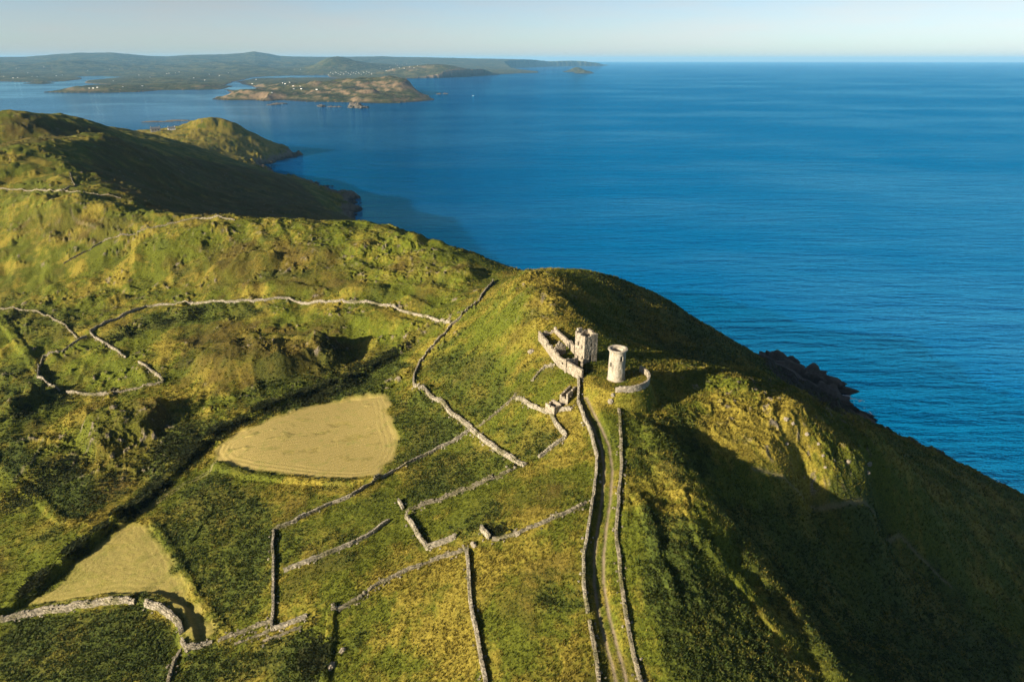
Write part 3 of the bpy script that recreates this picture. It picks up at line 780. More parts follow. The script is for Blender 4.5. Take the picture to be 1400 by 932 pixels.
# --- square signal tower
SX, SY = hit(798, 498); sg = float(height(SX, SY))
st = empty('square_tower', (SX, SY, sg), 'ruined square stone tower with window holes and broken parapet beside the roofless house', 'tower')
A5 = 4.7; an = R(30); HS = 8.6
r_ = (math.cos(an) * A5, math.sin(an) * A5); l_ = (-math.sin(an) * A5, math.cos(an) * A5)
p0, p1, p2, p3 = (0, 0), r_, (r_[0] + l_[0], r_[1] + l_[1]), l_
def tower_face(a, b, holes, hf):
    fm, Lx = straight(*a, *b)
    return panel('wall', RUBBLE, fm, Lx, hf, .62, holes, zmin=-1.2, jit=.045, parent=st, dz=.36, du=.36)
tower_face(p0, p1, [(.5, 1.1, 6.1, 7.5), (.35, .95, 3.7, 5.0), (2.0, 2.8, .1, 2.2), (2.2, 2.8, 5.2, 6.2)], ragged(HS, .25, 11))
tower_face(p1, p2, [(1.8, 2.6, 4.6, 6.0)], ragged(HS + .1, .35, 12))
tower_face(p2, p3, [(1.8, 2.6, 4.6, 6.0)], ragged(HS + .2, .5, 13))
tower_face(p3, p0, [(1.3, 1.95, 4.9, 6.1), (3.2, 3.8, 4.5, 5.6)], ragged(HS + .1, .3, 14))
fm, Lx = straight(p3[0] + .8, p3[1] - .2, p3[0] + 2.1, p3[1] + .6)
panel('chimney', RUBBLE, fm, Lx, lambda u: HS + 1.1, .8, (), zmin=HS - .6, jit=.05, parent=st)
fm, Lx = straight(p0[0] + .63, p0[1] + .75, p1[0] - .05, p1[1] + .8)
fl = mesh_from('inner_floor', [(.5, .9, HS - 2.4), (r_[0] - .3, r_[1] + .5, HS - 2.4), (p2[0] - .5, p2[1] - .9, HS - 2.5), (l_[0] + .3, l_[1] - .5, HS - 2.4), (.5, .9, HS - 2.6), (r_[0] - .3, r_[1] + .5, HS - 2.6), (p2[0] - .5, p2[1] - .9, HS - 2.7), (l_[0] + .3, l_[1] - .5, HS - 2.6)], [(0, 1, 2, 3), (7, 6, 5, 4), (0, 4, 5, 1), (1, 5, 6, 2), (2, 6, 7, 3), (3, 7, 4, 0)], smooth=False)
link('inner_floor', fl, RUBBLE, st)

# --- roofless house that runs back from the square tower
hA = (8.4, 203.0); hB = (13.4, 184.5); hC = (19.6, 174.6); hD = (14.0, 204.3); hE = (19.2, 189.4)
hz = float(height(14, 190))
rh = empty('ruined_house', (14.0, 190.0, hz), 'long roofless stone house with gables and broken walls behind the square tower', 'ruin')
def hp(name, a, b, hf, holes=(), th=.6, zm=-2.0):
    fm, Lx = straight(a[0] - 14, a[1] - 190, b[0] - 14, b[1] - 190)
    return panel(name, RUBBLE, fm, Lx, hf, th, holes, zmin=zm, jit=.06, parent=rh)
def gable(Lx, eave, peak, seed):
    rg_ = ragged(0, .12, seed)
    return lambda u: eave + (peak - eave) * (1 - abs(u - Lx / 2) / (Lx / 2)) + rg_(u)
hp('wall', hA, hB, ragged(2.7, .5, 21, 2.0), [(8.5, 9.4, 1.0, 2.3)])
hp('wall', hB, hC, ragged(2.2, .15, 22, 2.0), [(2.2, 3.0, .5, 1.3)])
hp('wall', hE, hD, ragged(3.6, .5, 23, 2.0), [(4.0, 4.9, .4, 2.4), (8.5, 9.3, 1.0, 2.2)])
Lg = math.hypot(hD[0] - hA[0], hD[1] - hA[1])
hp('gable', hD, hA, ragged(2.6, .4, 24))
g1 = (12.5, 188.6); g2 = (16.4, 190.4)
L1 = math.hypot(g2[0] - g1[0], g2[1] - g1[1])
hp('gable', g1, g2, gable(L1, 2.6, 4.9, 25), [(1.6, 2.3, -.3, 1.6)])
g3 = (hB[0] + 2.2, hB[1] - 4.2); g4 = (g3[0] + 3.8, g3[1] + 2.6)
hp('wall', g3, g4, ragged(2.6, .5, 26))
hp('wall', (19.9, 175.2), (21.0, 184.4), ragged(1.5, .5, 27))

# --- small ruined sheds below the house
def shed(name, px, label, ang, Ls, Ws, hs, holes, seed):
    x, y = hit(*px); z = float(height(x, y)); o = empty(name, (x, y, z), label, 'ruin')
    c, s = math.cos(R(ang)), math.sin(R(ang)); q = lambda u, v: (u * c - v * s, u * s + v * c)
    cs = [q(0, 0), q(Ls, 0), q(Ls, Ws), q(0, Ws)]
    for i in range(4):
        fm, Lx = straight(*cs[i], *cs[(i + 1) % 4])
        panel('wall', RUBBLE, fm, Lx, ragged(hs[i], .3, seed + i), .5, holes if i == 0 else (), zmin=-1.4, jit=.05, parent=o)
    return o
shed('ruined_shed', (776, 553), 'small roofless stone shed with two dark openings against the track wall', 62, 6.5, 2.4, (3.0, 1.6, 2.4, 1.8), [(1.2, 2.4, .4, 1.7), (3.7, 5.0, .9, 2.3)], 31)
shed('ruined_shed', (768, 558), 'collapsed low stone shed left of the shed with two openings', 130, 3.6, 2.8, (1.3, .9, 1.0, .9), (), 41)

# ------------------------------------------------------------------ rocks
def rock_mesh(name, rx, ry, rz, seed, nu=26, nv=14, amp=.35):
    u, v = np.meshgrid(np.linspace(0, 2 * np.pi, nu + 1)[:-1], np.linspace(-np.pi / 2, np.pi / 2, nv), indexing='ij')
    x, y, z = np.cos(v) * np.cos(u), np.cos(v) * np.sin(u), np.sin(v)
    k = 1 + amp * noise(x * 1.6 + 5 + z, y * 1.6 + z * 1.3, seed) + .5 * amp * noise(x * 4 - z * 3, y * 4 + z * 2, seed + 1) - .25 * amp * np.abs(noise(x * 7 + z * 5, y * 7, seed + 2))
    Vv = np.stack([x * k * rx, y * k * ry, z * k * rz], -1)
    i, j = np.meshgrid(np.arange(nu), np.arange(nv - 1), indexing='ij')
    f = np.stack([i * nv + j, ((i + 1) % nu) * nv + j, ((i + 1) % nu) * nv + j + 1, i * nv + j + 1], -1).reshape(-1, 4)
    return mesh_from(name, Vv.reshape(-1, 3), f, smooth=False)
BOULD = [(1075,572,1.6),(1084,578,1.3),(1103,592,1.5),(1118,606,1.2),(1125,622,1.1),(1140,628,1.0),(1160,630,1.3),(1188,633,2.2),(1186,645,1.8),(1128,638,1.0),(1075,606,1.2),(835,549,.75),(838,540,.6),(720,560,.9),(470,912,.6)]
for k, (bx, by, s) in enumerate(BOULD[:11]):
    x, y = hit(bx, by); s *= .42
    o = link('rock_outcrop', rock_mesh('rock_outcrop', s * 1.2, s, s * .85, 300 + k), PALEROCK); o.location = (x, y, float(height(x, y)) - .25 * s); o.rotation_euler = (0, 0, k)
    tag(o, 'pale lichened rock breaking through the turf of the sunlit spur above the sea', 'rock', 'pale rocks on the sunlit spur')
for k, (bx, by, s) in enumerate(BOULD[11:13]):
    x, y = hit(bx, by)
    o = link('rock_outcrop', rock_mesh('rock_outcrop', s, s * .8, s * 1.1, 330 + k), PALEROCK); o.location = (x, y, float(height(x, y)))
    tag(o, ['lower pale rock on the bank right under the curved tower wall', 'upper pale rock on the bank right under the curved tower wall'][k], 'rock')
for k, (bx, by, s, lab) in enumerate([(727, 481, 1.1, 'grey stone block in the grass left of the ruined house'), (469, 889, .7, 'upper of two pale stones in the yellow grass of the bottom field'), (453, 911, .9, 'lower of two pale stones in the yellow grass of the bottom field'), (648, 745, .8, 'pale heap of stone at the top end of the upright wall'), (707, 730, .8, 'round pale boulder at the left end of the nearly buried wall')]):
    x, y = hit(bx, by)
    o = link('boulder', rock_mesh('boulder', s * 1.1, s * .8, s * .8, 350 + k), PALEROCK); o.location = (x, y, float(height(x, y)) + .1); o.rotation_euler = (0, 0, .7 * k)
    tag(o, lab, 'rock')
# ------------------------------------------------------------------ the far shore across the bay
def pix0(x, y):
    """photo pixel of a sea level point"""
    fw = y * CP + H * SP; up = y * SP - H * CP
    return 700 + F * x / fw, 466 - F * up / fw
MAIN = [(-420,112.5),(0,111.5),(55,112.5),(90,111),(108,109),(112,106.8),(100,105),(140,104),(172,105.5),(150,108),(118,111),(118,114),(150,116),(190,116.6),(225,119),(300,120),(318,112),(345,106.2),(360,104.6),(400,103.6),(448,103),(452,106),(480,108),(530,110),(545,109),(560,107.6),(600,107),(640,105),(690,101.5),(735,99.6),(735,98.4),(700,95.8),(690,93.6),(750,91.2),(820,90.6),(832,89.2),(815,87.6),(760,86.6),(700,85.6),(-420,85.6)]
HEADL = [(288,136),(310,137.5),(345,137.2),(365,138.6),(385,137),(420,138.8),(450,139.6),(480,140.8),(510,141.4),(540,141),(575,139),(594,137),(586,131),(560,126),(525,119),(505,112),(480,107.6),(452,106.4),(400,106.4),(350,107),(322,112),(345,118.5),(357,122.6),(340,124.4),(320,124.4),(303,122.2),(318,126.4),(330,129),(318,132)]
SPIT = [(58,126.6),(100,127.2),(150,127),(190,125.6),(225,123.4),(270,123),(302,122.4),(318,118),(300,117.5),(240,118.6),(190,119),(150,119.4),(120,121),(85,123.6)]
ISLE = [(768,98.4),(783,98.8),(789,101),(812,100.6),(806,97.6),(790,96.8)]
LOWIS = [(30,114.5),(58,115),(78,114),(60,112.8)]
fph = np.radians(np.linspace(-60, 12, 900)); frd = np.geomspace(3200, 42000, 420)
FP, FR = np.meshgrid(fph, frd); FX, FY = FR * np.sin(FP), FR * np.cos(FP)
fx0, fy0 = pix0(FX, FY)
jx = fx0 + 3.5 * noise(FX / 420, FY / 420, 200) * 5000 / FR; jy = fy0 + .55 * noise(FX / 300, FY / 300, 203) * (5000 / FR) ** 1.5
FZ = np.full(FX.shape, -12.0)
def inside(poly):
    """metres inside (+) or outside (-) of a shore traced at sea level"""
    sc = FR * FR / (H * F * 1.0)                      # metres of depth per photo row
    ins = in_poly(jx, jy, poly)
    # nearest shore in pixels with rows stretched to metres
    best = np.full(FX.shape, 1e9)
    pw = [at_z(a, b, 0) for a, b in poly]
    best, _ = seg_dist(FX, FY, pw + [pw[0]])
    return np.where(ins, best, -best)
dm = inside(MAIN); dh = inside(HEADL); ds = inside(SPIT); di = inside(ISLE); dl = inside(LOWIS)
rel = fbm(FX / 1500, FY / 1500, 5, 210); rel2 = fbm(FX / 380, FY / 380, 4, 215)
def lift(d, z): 
    global FZ
    FZ = np.maximum(FZ, np.where(d > 0, z, np.maximum(-12, d * .05 - 1)))
gau = lambda px, r, sx, sr: np.exp(-((fx0 - px) / sx) ** 2 - ((FR - r) / sr) ** 2)
zm_ = 5 + 24 * sstep(0, 900, dm) * (1 + .7 * rel) + 34 * sstep(500, 3500, dm) * (1.1 + 1.2 * rel) + 12 * rel2 * sstep(0, 500, dm)
sky_px = [-420, -100, 0, 40, 70, 110, 160, 205, 230, 260, 310, 335, 351, 368, 385, 440, 520, 600, 650, 700, 760, 830]
sky_y = [79, 80, 79.4, 79.2, 77.5, 75.4, 75.2, 78, 78.6, 77.2, 76.5, 75, 73.6, 75.4, 78.2, 79, 78.4, 79.6, 80.6, 81.4, 82.2, 82.6]
sh = H + (81.2 - np.interp(fx0, sky_px, sky_y)) / F * 1.08 * 19000
zm_ = zm_ + np.exp(-((FR - 19000) / 3500) ** 2) * np.maximum(0, sh - zm_ + 8 * rel2)
zm_ = np.where(FR > 19500, np.minimum(zm_, sh + 3), zm_)
zm_ += 150 * gau(458, 11300, 30, 900) + 60 * gau(500, 11500, 40, 900) + 55 * gau(110, 14000, 60, 1200) + 50 * gau(300, 13500, 60, 1200)
zm_ += 105 * gau(612, 9000, 38, 700) + 70 * gau(560, 9200, 40, 600) + 60 * gau(665, 9400, 26, 500)
zm_ += 70 * gau(785, 22500, 35, 2500)
lift(dm, zm_)
zh = 4 + 16 * sstep(0, 130, dh) * (1 + .5 * rel2) + 9 * rel2
zh += 62 * gau(520, 4800, 42, 480) + 46 * gau(556, 4500, 22, 330) + 34 * gau(468, 4950, 40, 500) + 24 * gau(425, 4700, 40, 400) + 16 * gau(400, 6500, 60, 900)
zh += 11 * fbm(FX / 170, FY / 240, 3, 218) * sstep(20, 160, dh)
zh = (zh * sstep(-10, 70, dh) + 8 * np.abs(rel2)) * (1 - .8 * sstep(5300, 6800, FR))
lift(dh, zh)
lift(ds, 3 + 20 * sstep(0, 160, ds) * (1 + .6 * rel2))
lift(di, 4 + 60 * sstep(0, 260, di) * (.9 + .5 * rel2))
lift(dl, 2 + 10 * sstep(0, 100, dl))
# indented, craggy shoreline
FZ = np.where(FZ > 0, FZ + 3.0 * np.abs(fbm(FX / 90, FY / 90, 3, 220)) * sstep(0, 12, FZ), FZ)
fslope = np.hypot(np.gradient(FZ, axis=0) / np.gradient(FR, axis=0), np.gradient(FZ, axis=1) / (np.gradient(FP, axis=1) * FR))
FARLAND, N, L, B = new_mat('far_land')
B.inputs['Roughness'].default_value = .95; B.inputs['Specular IOR Level'].default_value = .1
g = N.new('ShaderNodeNewGeometry')
vor = N.new('ShaderNodeTexVoronoi'); vor.inputs['Scale'].default_value = .0065; L.new(g.outputs['Position'], vor.inputs['Vector'])
hv = N.new('ShaderNodeSeparateColor'); L.new(vor.outputs['Color'], hv.inputs[0])
c = mixc(N, L, hv.outputs[0], (.030, .040, .012), (.095, .090, .025))
c = mixc(N, L, rampf(N, L, noi(N, L, .008, 5, .65), .42, .62), c, (.028, .034, .012))
c = mixc(N, L, rampf(N, L, noi(N, L, .02, 4, .65), .55, .7), c, (.17, .12, .048))
c = mixc(N, L, attr(N, 'crag'), c, mixc(N, L, noi(N, L, .03, 4, .6), (.10, .07, .04), (.30, .21, .12)))
c = mixc(N, L, attr(N, 'wet'), c, (.03, .028, .024))
L.new(c, B.inputs['Base Color'])
bumpn(N, L, B, noi(N, L, .03, 5, .7), .7, 18)
Vf = np.stack([FX, FY, FZ], -1).reshape(-1, 3); Qf = grid_faces(*FX.shape)
kf = (Vf[Qf][:, :, 2] > -1.5).any(1); usedf, Qf = compact(Vf, Qf[kf])
me = mesh_from('far_land', Vf[usedf], Qf)
put(me, 'crag', np.clip(sstep(.16, .4, fslope) * (FR < 9500), 0, 1).ravel()[usedf]); put(me, 'wet', (1 - sstep(1, 5, FZ)).ravel()[usedf])
farland = link('hills', me, FARLAND); farland['kind'] = 'structure'

def fhit(px, py):
    dx, dy, dz = (float(t) for t in raydir(px, py)); a = math.atan2(dx, dy); m_ = dz / math.hypot(dx, dy)
    jj = np.interp(a, fph, np.arange(len(fph))); j0 = int(min(jj, len(fph) - 2)); f = jj - j0
    col = FZ[:, j0] * (1 - f) + FZ[:, j0 + 1] * f
    g_ = np.maximum(col, 0) - (H + m_ * frd); k = np.nonzero(g_[1:] >= 0)[0]
    if not len(k): return None
    k = int(k[0]); t = min(max(g_[k] / (g_[k] - g_[k + 1] + 1e-9), 0), 1); r = frd[k] + t * (frd[k + 1] - frd[k])
    z = col[k] * (1 - t) + col[k + 1] * t
    return r * math.sin(a), r * math.cos(a), z

# ------------------------------------------------------------------ houses
def house_mesh(name, lx, ly, h, rh_, mats, chim=True):
    V = [(-lx, -ly, -2), (lx, -ly, -2), (lx, ly, -2), (-lx, ly, -2), (-lx, -ly, h), (lx, -ly, h), (lx, ly, h), (-lx, ly, h), (-lx, 0, h + rh_), (lx, 0, h + rh_)]
    V = [(a, b, c) for a, b, c in V]
    F4 = [(0, 1, 5, 4), (2, 3, 7, 6), (4, 5, 9, 8), (6, 7, 8, 9), (1, 2, 6, 5), (3, 0, 4, 7)]; F3 = [(5, 6, 9), (7, 4, 8)]
    me = mesh_from(name, V, F4, F3, smooth=False)
    for m_ in mats: me.materials.append(m_)
    me.polygons[2].material_index = 1; me.polygons[3].material_index = 1
    return me
HM = house_mesh('house', 7.5, 3.8, 4.6, 2.6, [WHITEWASH, SLATE])
HM2 = house_mesh('house', 6.0, 3.6, 3.4, 2.2, [WHITEWASH, SLATE])
def houses(lst, label, group, cat='house'):
    for k, (a, b) in enumerate(lst):
        p = fhit(a, b)
        if p is None or p[2] < 1.5: continue
        o = bpy.data.objects.new('house', HM if k % 3 else HM2); COL.objects.link(o)
        o.location = p; o.rotation_euler = (0, 0, .35 * (k % 5) - .5)
        r = math.hypot(p[0], p[1]); o.scale = (.68,) * 3
        tag(o, label, cat, group)
houses([(334,116),(345,115),(350,109),(372,127),(387,114),(390,115),(396,113),(401,118),(402,122),(411,118.5),(412,122),(433,123)], 'tiny white house scattered on the low green ground of the near far-side headland', 'white houses on the headland across the bay')
houses([(122,121),(127.5,121),(133,120),(168,119),(195,118)], 'tiny white house on the thin spit of land in the bay', 'white houses on the spit')
houses([(5,105),(18,107),(24,106.5),(44,105),(51,105),(22,94),(38,100),(77,104),(85,103),(155,111),(228,101),(231,100.5),(240,100),(286,102),(245,99),(312,100),(300,104),(190,103),(205,106),(265,107),(280,110),(150,95),(60,92),(120,97)], 'tiny white house among the far fields beyond the bay', 'white houses in the far fields')
vil = [(449 + 2.1 * k + (k * 7 % 5) * .4, 102.6 - (k * 5 % 7) * .62 - k * .03) for k in range(29)]
houses(vil, 'tiny white house in the village cluster beside the harbour inlet', 'houses of the harbour village')
houses([(541,87),(543,90),(546,93),(550,89),(553,94),(556,88),(560,92),(566,93),(571,90),(537,95),(533,92),(528,97),(403,95),(411,95),(520,94),(583,88)], 'tiny white house on the rising ground above the harbour village', 'houses above the harbour village')
# two cottages on the small headland
for (a, b, lab, wallm, sc_) in [(235, 178, 'white cottage with a grey roof on the neck of the small headland', WHITEWASH, 1.0), (213, 179.5, 'dark grey house left of the white cottage on the small headland', GREYWALL, 1.25)]:
    x, y = hit(a, b); z = float(height(x, y))
    o = empty('cottage', (x, y, z), lab, 'house'); o.rotation_euler = (0, 0, .5); o.scale = (sc_,) * 3
    def box(name, lo, hi, mt, par=o):
        V = [(X_, Y_, Z_) for X_ in (lo[0], hi[0]) for Y_ in (lo[1], hi[1]) for Z_ in (lo[2], hi[2])]
        return link(name, mesh_from(name, V, CUBEF, smooth=False), mt, par)
    box('wall', (-7, -3.2, -2), (7, 3.2, 4), wallm)
    rf = link('roof', mesh_from('roof', [(-7.3, -3.6, 3.9), (7.3, -3.6, 3.9), (7.3, 3.6, 3.9), (-7.3, 3.6, 3.9), (-7.3, 0, 6.6), (7.3, 0, 6.6)], [(0, 1, 5, 4), (2, 3, 4, 5), (0, 3, 2, 1)], [(1, 2, 5), (3, 0, 4)], smooth=False), SLATE, o)
    for sx in (-6.2, 6.2): box('chimney', (sx - .5, -.5, 5.5), (sx + .5, .5, 7.8), wallm, rf)
    for sx in (-4, 0, 4): box('window', (sx - .6, -3.26, 1.2), (sx + .6, -3.1, 2.6), GLASS)

# ------------------------------------------------------------------ sea rocks, boat
def searock(px, py, w_, l_, h_, label, group=None, seed=0, ang=0):
    x, y = at_z(px, py, 0); x = float(x); y = float(y)
    o = link('sea_rock', rock_mesh('sea_rock', w_, l_, h_, 400 + seed, 30, 14, .5), ROCK); o.location = (x, y, -h_ * .15); o.rotation_euler = (0, 0, ang)
    return tag(o, label, 'rock', group)
searock(485, 147.5, 34, 30, 20, 'largest brown sea stack off the cliffs of the headland across the bay', seed=1)
searock(495, 148, 26, 24, 13, 'steep sea rock on the right shoulder of the largest stack', seed=2)
searock(440, 146, 20, 18, 11, 'round dark sea rock left of the largest stack', seed=3)
for k, a in enumerate((452, 458, 464)): searock(a, 146.6, 14, 12, 5, 'low dark reef rock between the round rock and the largest stack', 'reef rocks beside the stack', 4 + k)
for k, (a, b) in enumerate([(370, 144), (377, 143.4), (386, 142), (379, 142)]): searock(a, b, 20, 14, 5, 'low dark skerry off the left point of the headland across the bay', 'skerries off the headland', 8 + k)
searock(216, 166.8, 62, 9, 3.5, 'long black reef lying left behind the small sunlit headland', seed=13, ang=.1)
searock(247, 165.4, 50, 9, 4, 'black reef just behind the peak of the small sunlit headland', seed=14, ang=.1)
def ledge(px, py, w_, l_, h_, ang, label, seed):
    x, y = (float(t) for t in at_z(px, py, 0)); o = link('sea_rock', rock_mesh('sea_rock', l_, w_, h_, 450 + seed, 64, 24, .75), ROCK); o.location = (x, y, -h_ * .2); o.rotation_euler = (0, 0, ang)
    return tag(o, label, 'rock')
ledge(1096, 517, 13, 33, 11, -1.05, 'long black rock ledge running into the sea below the spur', 1)
ledge(1133, 550, 10, 22, 8, -.95, 'shorter black rock ledge nearest the open sea below the spur', 2)
ledge(1066, 498, 9, 18, 8, -1.1, 'black rock at the inner end of the long ledge below the spur', 3)
searock(600, 129.2, 16, 14, 7, 'small dark rock just off the right tip of the headland across the bay', seed=15)
searock(609, 128.8, 18, 14, 6, 'outermost dark rock off the right tip of the headland across the bay', seed=16)
for k, (a, b, s) in enumerate([(352, 222.5, 6), (344, 222, 5), (363, 225, 5)]): pass
bx, by = (float(t) for t in at_z(647, 131.5, 0))
bt = empty('boat', (bx, by, 0), 'small white motor boat alone on the open bay', 'boat'); bt.rotation_euler = (0, 0, .6)
hull_s = [(-6, 1.6), (-3, 1.9), (1, 1.9), (4, 1.3), (6.5, .08)]
V = []
for xx, ww in hull_s: V += [(xx, -ww, 1.5 + .06 * max(xx, 0)), (xx, -ww * .6, -.4), (xx, ww * .6, -.4), (xx, ww, 1.5 + .06 * max(xx, 0))]
Fh = [(i * 4 + k, i * 4 + 4 + k, i * 4 + 5 + k, i * 4 + 1 + k) for i in range(4) for k in range(3)] + [(i * 4 + 3, i * 4 + 7, i * 4 + 4, i * 4) for i in range(4)] + [(0, 1, 2, 3)]
link('hull', mesh_from('hull', V, Fh, smooth=False), WHITEWASH, bt)
box('cabin', (-2.6, -1.2, 1.5), (1.4, 1.2, 3.6), WHITEWASH, bt); box('window', (1.38, -1.0, 2.4), (1.48, 1.0, 3.3), GLASS, bt)

# ------------------------------------------------------------------ sea
rr = np.concatenate([np.geomspace(40, 62000, 60)]); aa = np.linspace(0, 2 * math.pi, 181)
A_, R_ = np.meshgrid(aa, rr)
SEA, N, L, B = new_mat('sea_water')
g = N.new('ShaderNodeNewGeometry'); pos = g.outputs['Position']
big = noi(N, L, .0011, 4, .6, pos, (R(20), (.75, 1.3, 1)))
strk = noi(N, L, .004, 4, .6, pos, (R(-16), (.3, 1.2, 1)))
sp = N.new('ShaderNodeSeparateXYZ'); L.new(pos, sp.inputs[0])
bay = mathn(N, L, 'MULTIPLY', rampf(N, L, mathn(N, L, 'SUBTRACT', mathn(N, L, 'MULTIPLY', sp.outputs[1], -.13), sp.outputs[0]), -150, 900), rampf(N, L, sp.outputs[1], 1500, 2600))     # sheltered water of the bay
open_calm = rampf(N, L, mathn(N, L, 'ADD', mathn(N, L, 'MULTIPLY', big, .75), mathn(N, L, 'MULTIPLY', strk, .25)), .42, .6)
calmw = mathn(N, L, 'MAXIMUM', mathn(N, L, 'MULTIPLY', open_calm, .5), mathn(N, L, 'MULTIPLY', bay, madd(N, L, open_calm, .3, .7)))
N.remove(B)
df = N.new('ShaderNodeBsdfDiffuse'); gl = N.new('ShaderNodeBsdfGlossy'); gl.inputs['Roughness'].default_value = .06
L.new(mixc(N, L, calmw, (.0, .052, .185), (.0, .070, .22)), df.inputs['Color'])
L.new(mixc(N, L, mathn(N, L, 'MULTIPLY', bay, .85), mixc(N, L, calmw, (.012, .63, 1.0), (.32, .86, 1.0)), (.62, .90, 1.0)), gl.inputs['Color'])
fr = N.new('ShaderNodeFresnel'); fr.inputs['IOR'].default_value = 1.33
ms = N.new('ShaderNodeMixShader'); L.new(mathn(N, L, 'MINIMUM', mathn(N, L, 'MAXIMUM', fr.outputs[0], madd(N, L, bay, .3, .46)), .92), ms.inputs[0]); L.new(df.outputs[0], ms.inputs[1]); L.new(gl.outputs[0], ms.inputs[2])
L.new(ms.outputs[0], N['Material Output'].inputs['Surface'])
rot = R(-14)
w0 = noi(N, L, .02, 3, .6, pos, (rot + .1, (.4, 1.3, 1)))
w1 = noi(N, L, .055, 3, .55, pos, (rot, (.35, 1.6, 1)))
w2 = noi(N, L, .16, 4, .6, pos, (rot + .25, (.5, 1.5, 1)))
w3 = noi(N, L, .6, 3, .6, pos, (rot - .2, (.7, 1.2, 1)))
hgt = mathn(N, L, 'ADD', mathn(N, L, 'MULTIPLY', w0, 4.5), mathn(N, L, 'ADD', mathn(N, L, 'MULTIPLY', w1, 2.6), mathn(N, L, 'ADD', mathn(N, L, 'MULTIPLY', w2, 1.3), mathn(N, L, 'MULTIPLY', w3, .35))))
bn = N.new('ShaderNodeBump'); bn.inputs['Distance'].default_value = 4.6; L.new(hgt, bn.inputs['Height'])
L.new(madd(N, L, calmw, -.975, 1.0), bn.inputs['Strength'])
for s_ in (df, gl, fr): L.new(bn.outputs[0], s_.inputs['Normal'])
sea = link('sea', mesh_from('sea', np.stack([R_ * np.sin(A_), R_ * np.cos(A_), 0 * A_], -1).reshape(-1, 3), grid_faces(60, 181)), SEA); sea['kind'] = 'structure'
# surf where the swell meets the rocks
k_ = (np.abs(GZ) < 1.6) & (noise(GX / 9, GY / 9, 500) + .6 * noise(GX / 2.5, GY / 2.5, 501) > .25)
Qs = grid_faces(ni, nj); Qs = Qs[k_.ravel()[Qs].all(1)]
Vs = np.stack([GX, GY, 0 * GX + .08 + .05 * noise(GX / 2, GY / 2, 502)], -1).reshape(-1, 3)
us_, Qs = compact(Vs, Qs)
Vs = Vs[us_]
gx_, gy_ = np.meshgrid(np.arange(140, 240, .8), np.arange(340, 460, .8)); hit_ = np.zeros(gx_.shape, bool)
for px_, py_, w_, l_, an_ in [(1096, 517, 13, 33, -1.05), (1133, 550, 10, 22, -.95), (1066, 498, 9, 18, -1.1)]:
    ex, ey = (float(t) for t in at_z(px_, py_, 0)); ca, sa = math.cos(an_), math.sin(an_)
    md = np.hypot(((gx_ - ex) * ca + (gy_ - ey) * sa) / l_, (-(gx_ - ex) * sa + (gy_ - ey) * ca) / w_) + .22 * noise(gx_ / 5, gy_ / 5, 503)
    hit_ |= (np.abs(md - 1.12) < .2) & (noise(gx_ / 3, gy_ / 3, 504) + .5 * noise(gx_ / 9, gy_ / 9, 505) > .18)
Q2 = grid_faces(*gx_.shape); Q2 = Q2[hit_.ravel()[Q2].all(1)]
V2 = np.stack([gx_, gy_, 0 * gx_ + .1], -1).reshape(-1, 3); u2, Q2 = compact(V2, Q2)
sf = link('surf', mesh_from('surf', np.concatenate([Vs, V2[u2]]), np.concatenate([Qs, Q2 + len(Vs)])), plain('foam', (.75, .78, .80), .6)); tag(sf, 'white surf breaking along the foot of the cliffs', None, None, 'stuff')

# ------------------------------------------------------------------ air
HZ, N, L, B = new_mat('haze_air'); N.remove(B)
pv = N.new('ShaderNodeVolumePrincipled'); pv.inputs['Density'].default_value = 2.4e-5; pv.inputs['Color'].default_value = (.26, .62, 1.0, 1); pv.inputs['Anisotropy'].default_value = 0.0
L.new(pv.outputs[0], N['Material Output'].inputs['Volume'])
zl, zh_ = -45.0, 335.0; q = 64000.0
hv_ = [(X_, Y_, Z_) for X_ in (-q, q) for Y_ in (-q, q) for Z_ in (zl, zh_)]
hz_o = link('haze', mesh_from('haze', hv_, CUBEF, smooth=False), HZ); hz_o['kind'] = 'stuff'; hz_o['label'] = 'thin blue sea haze over the bay and far hills'
print('script', time.time() - T0)

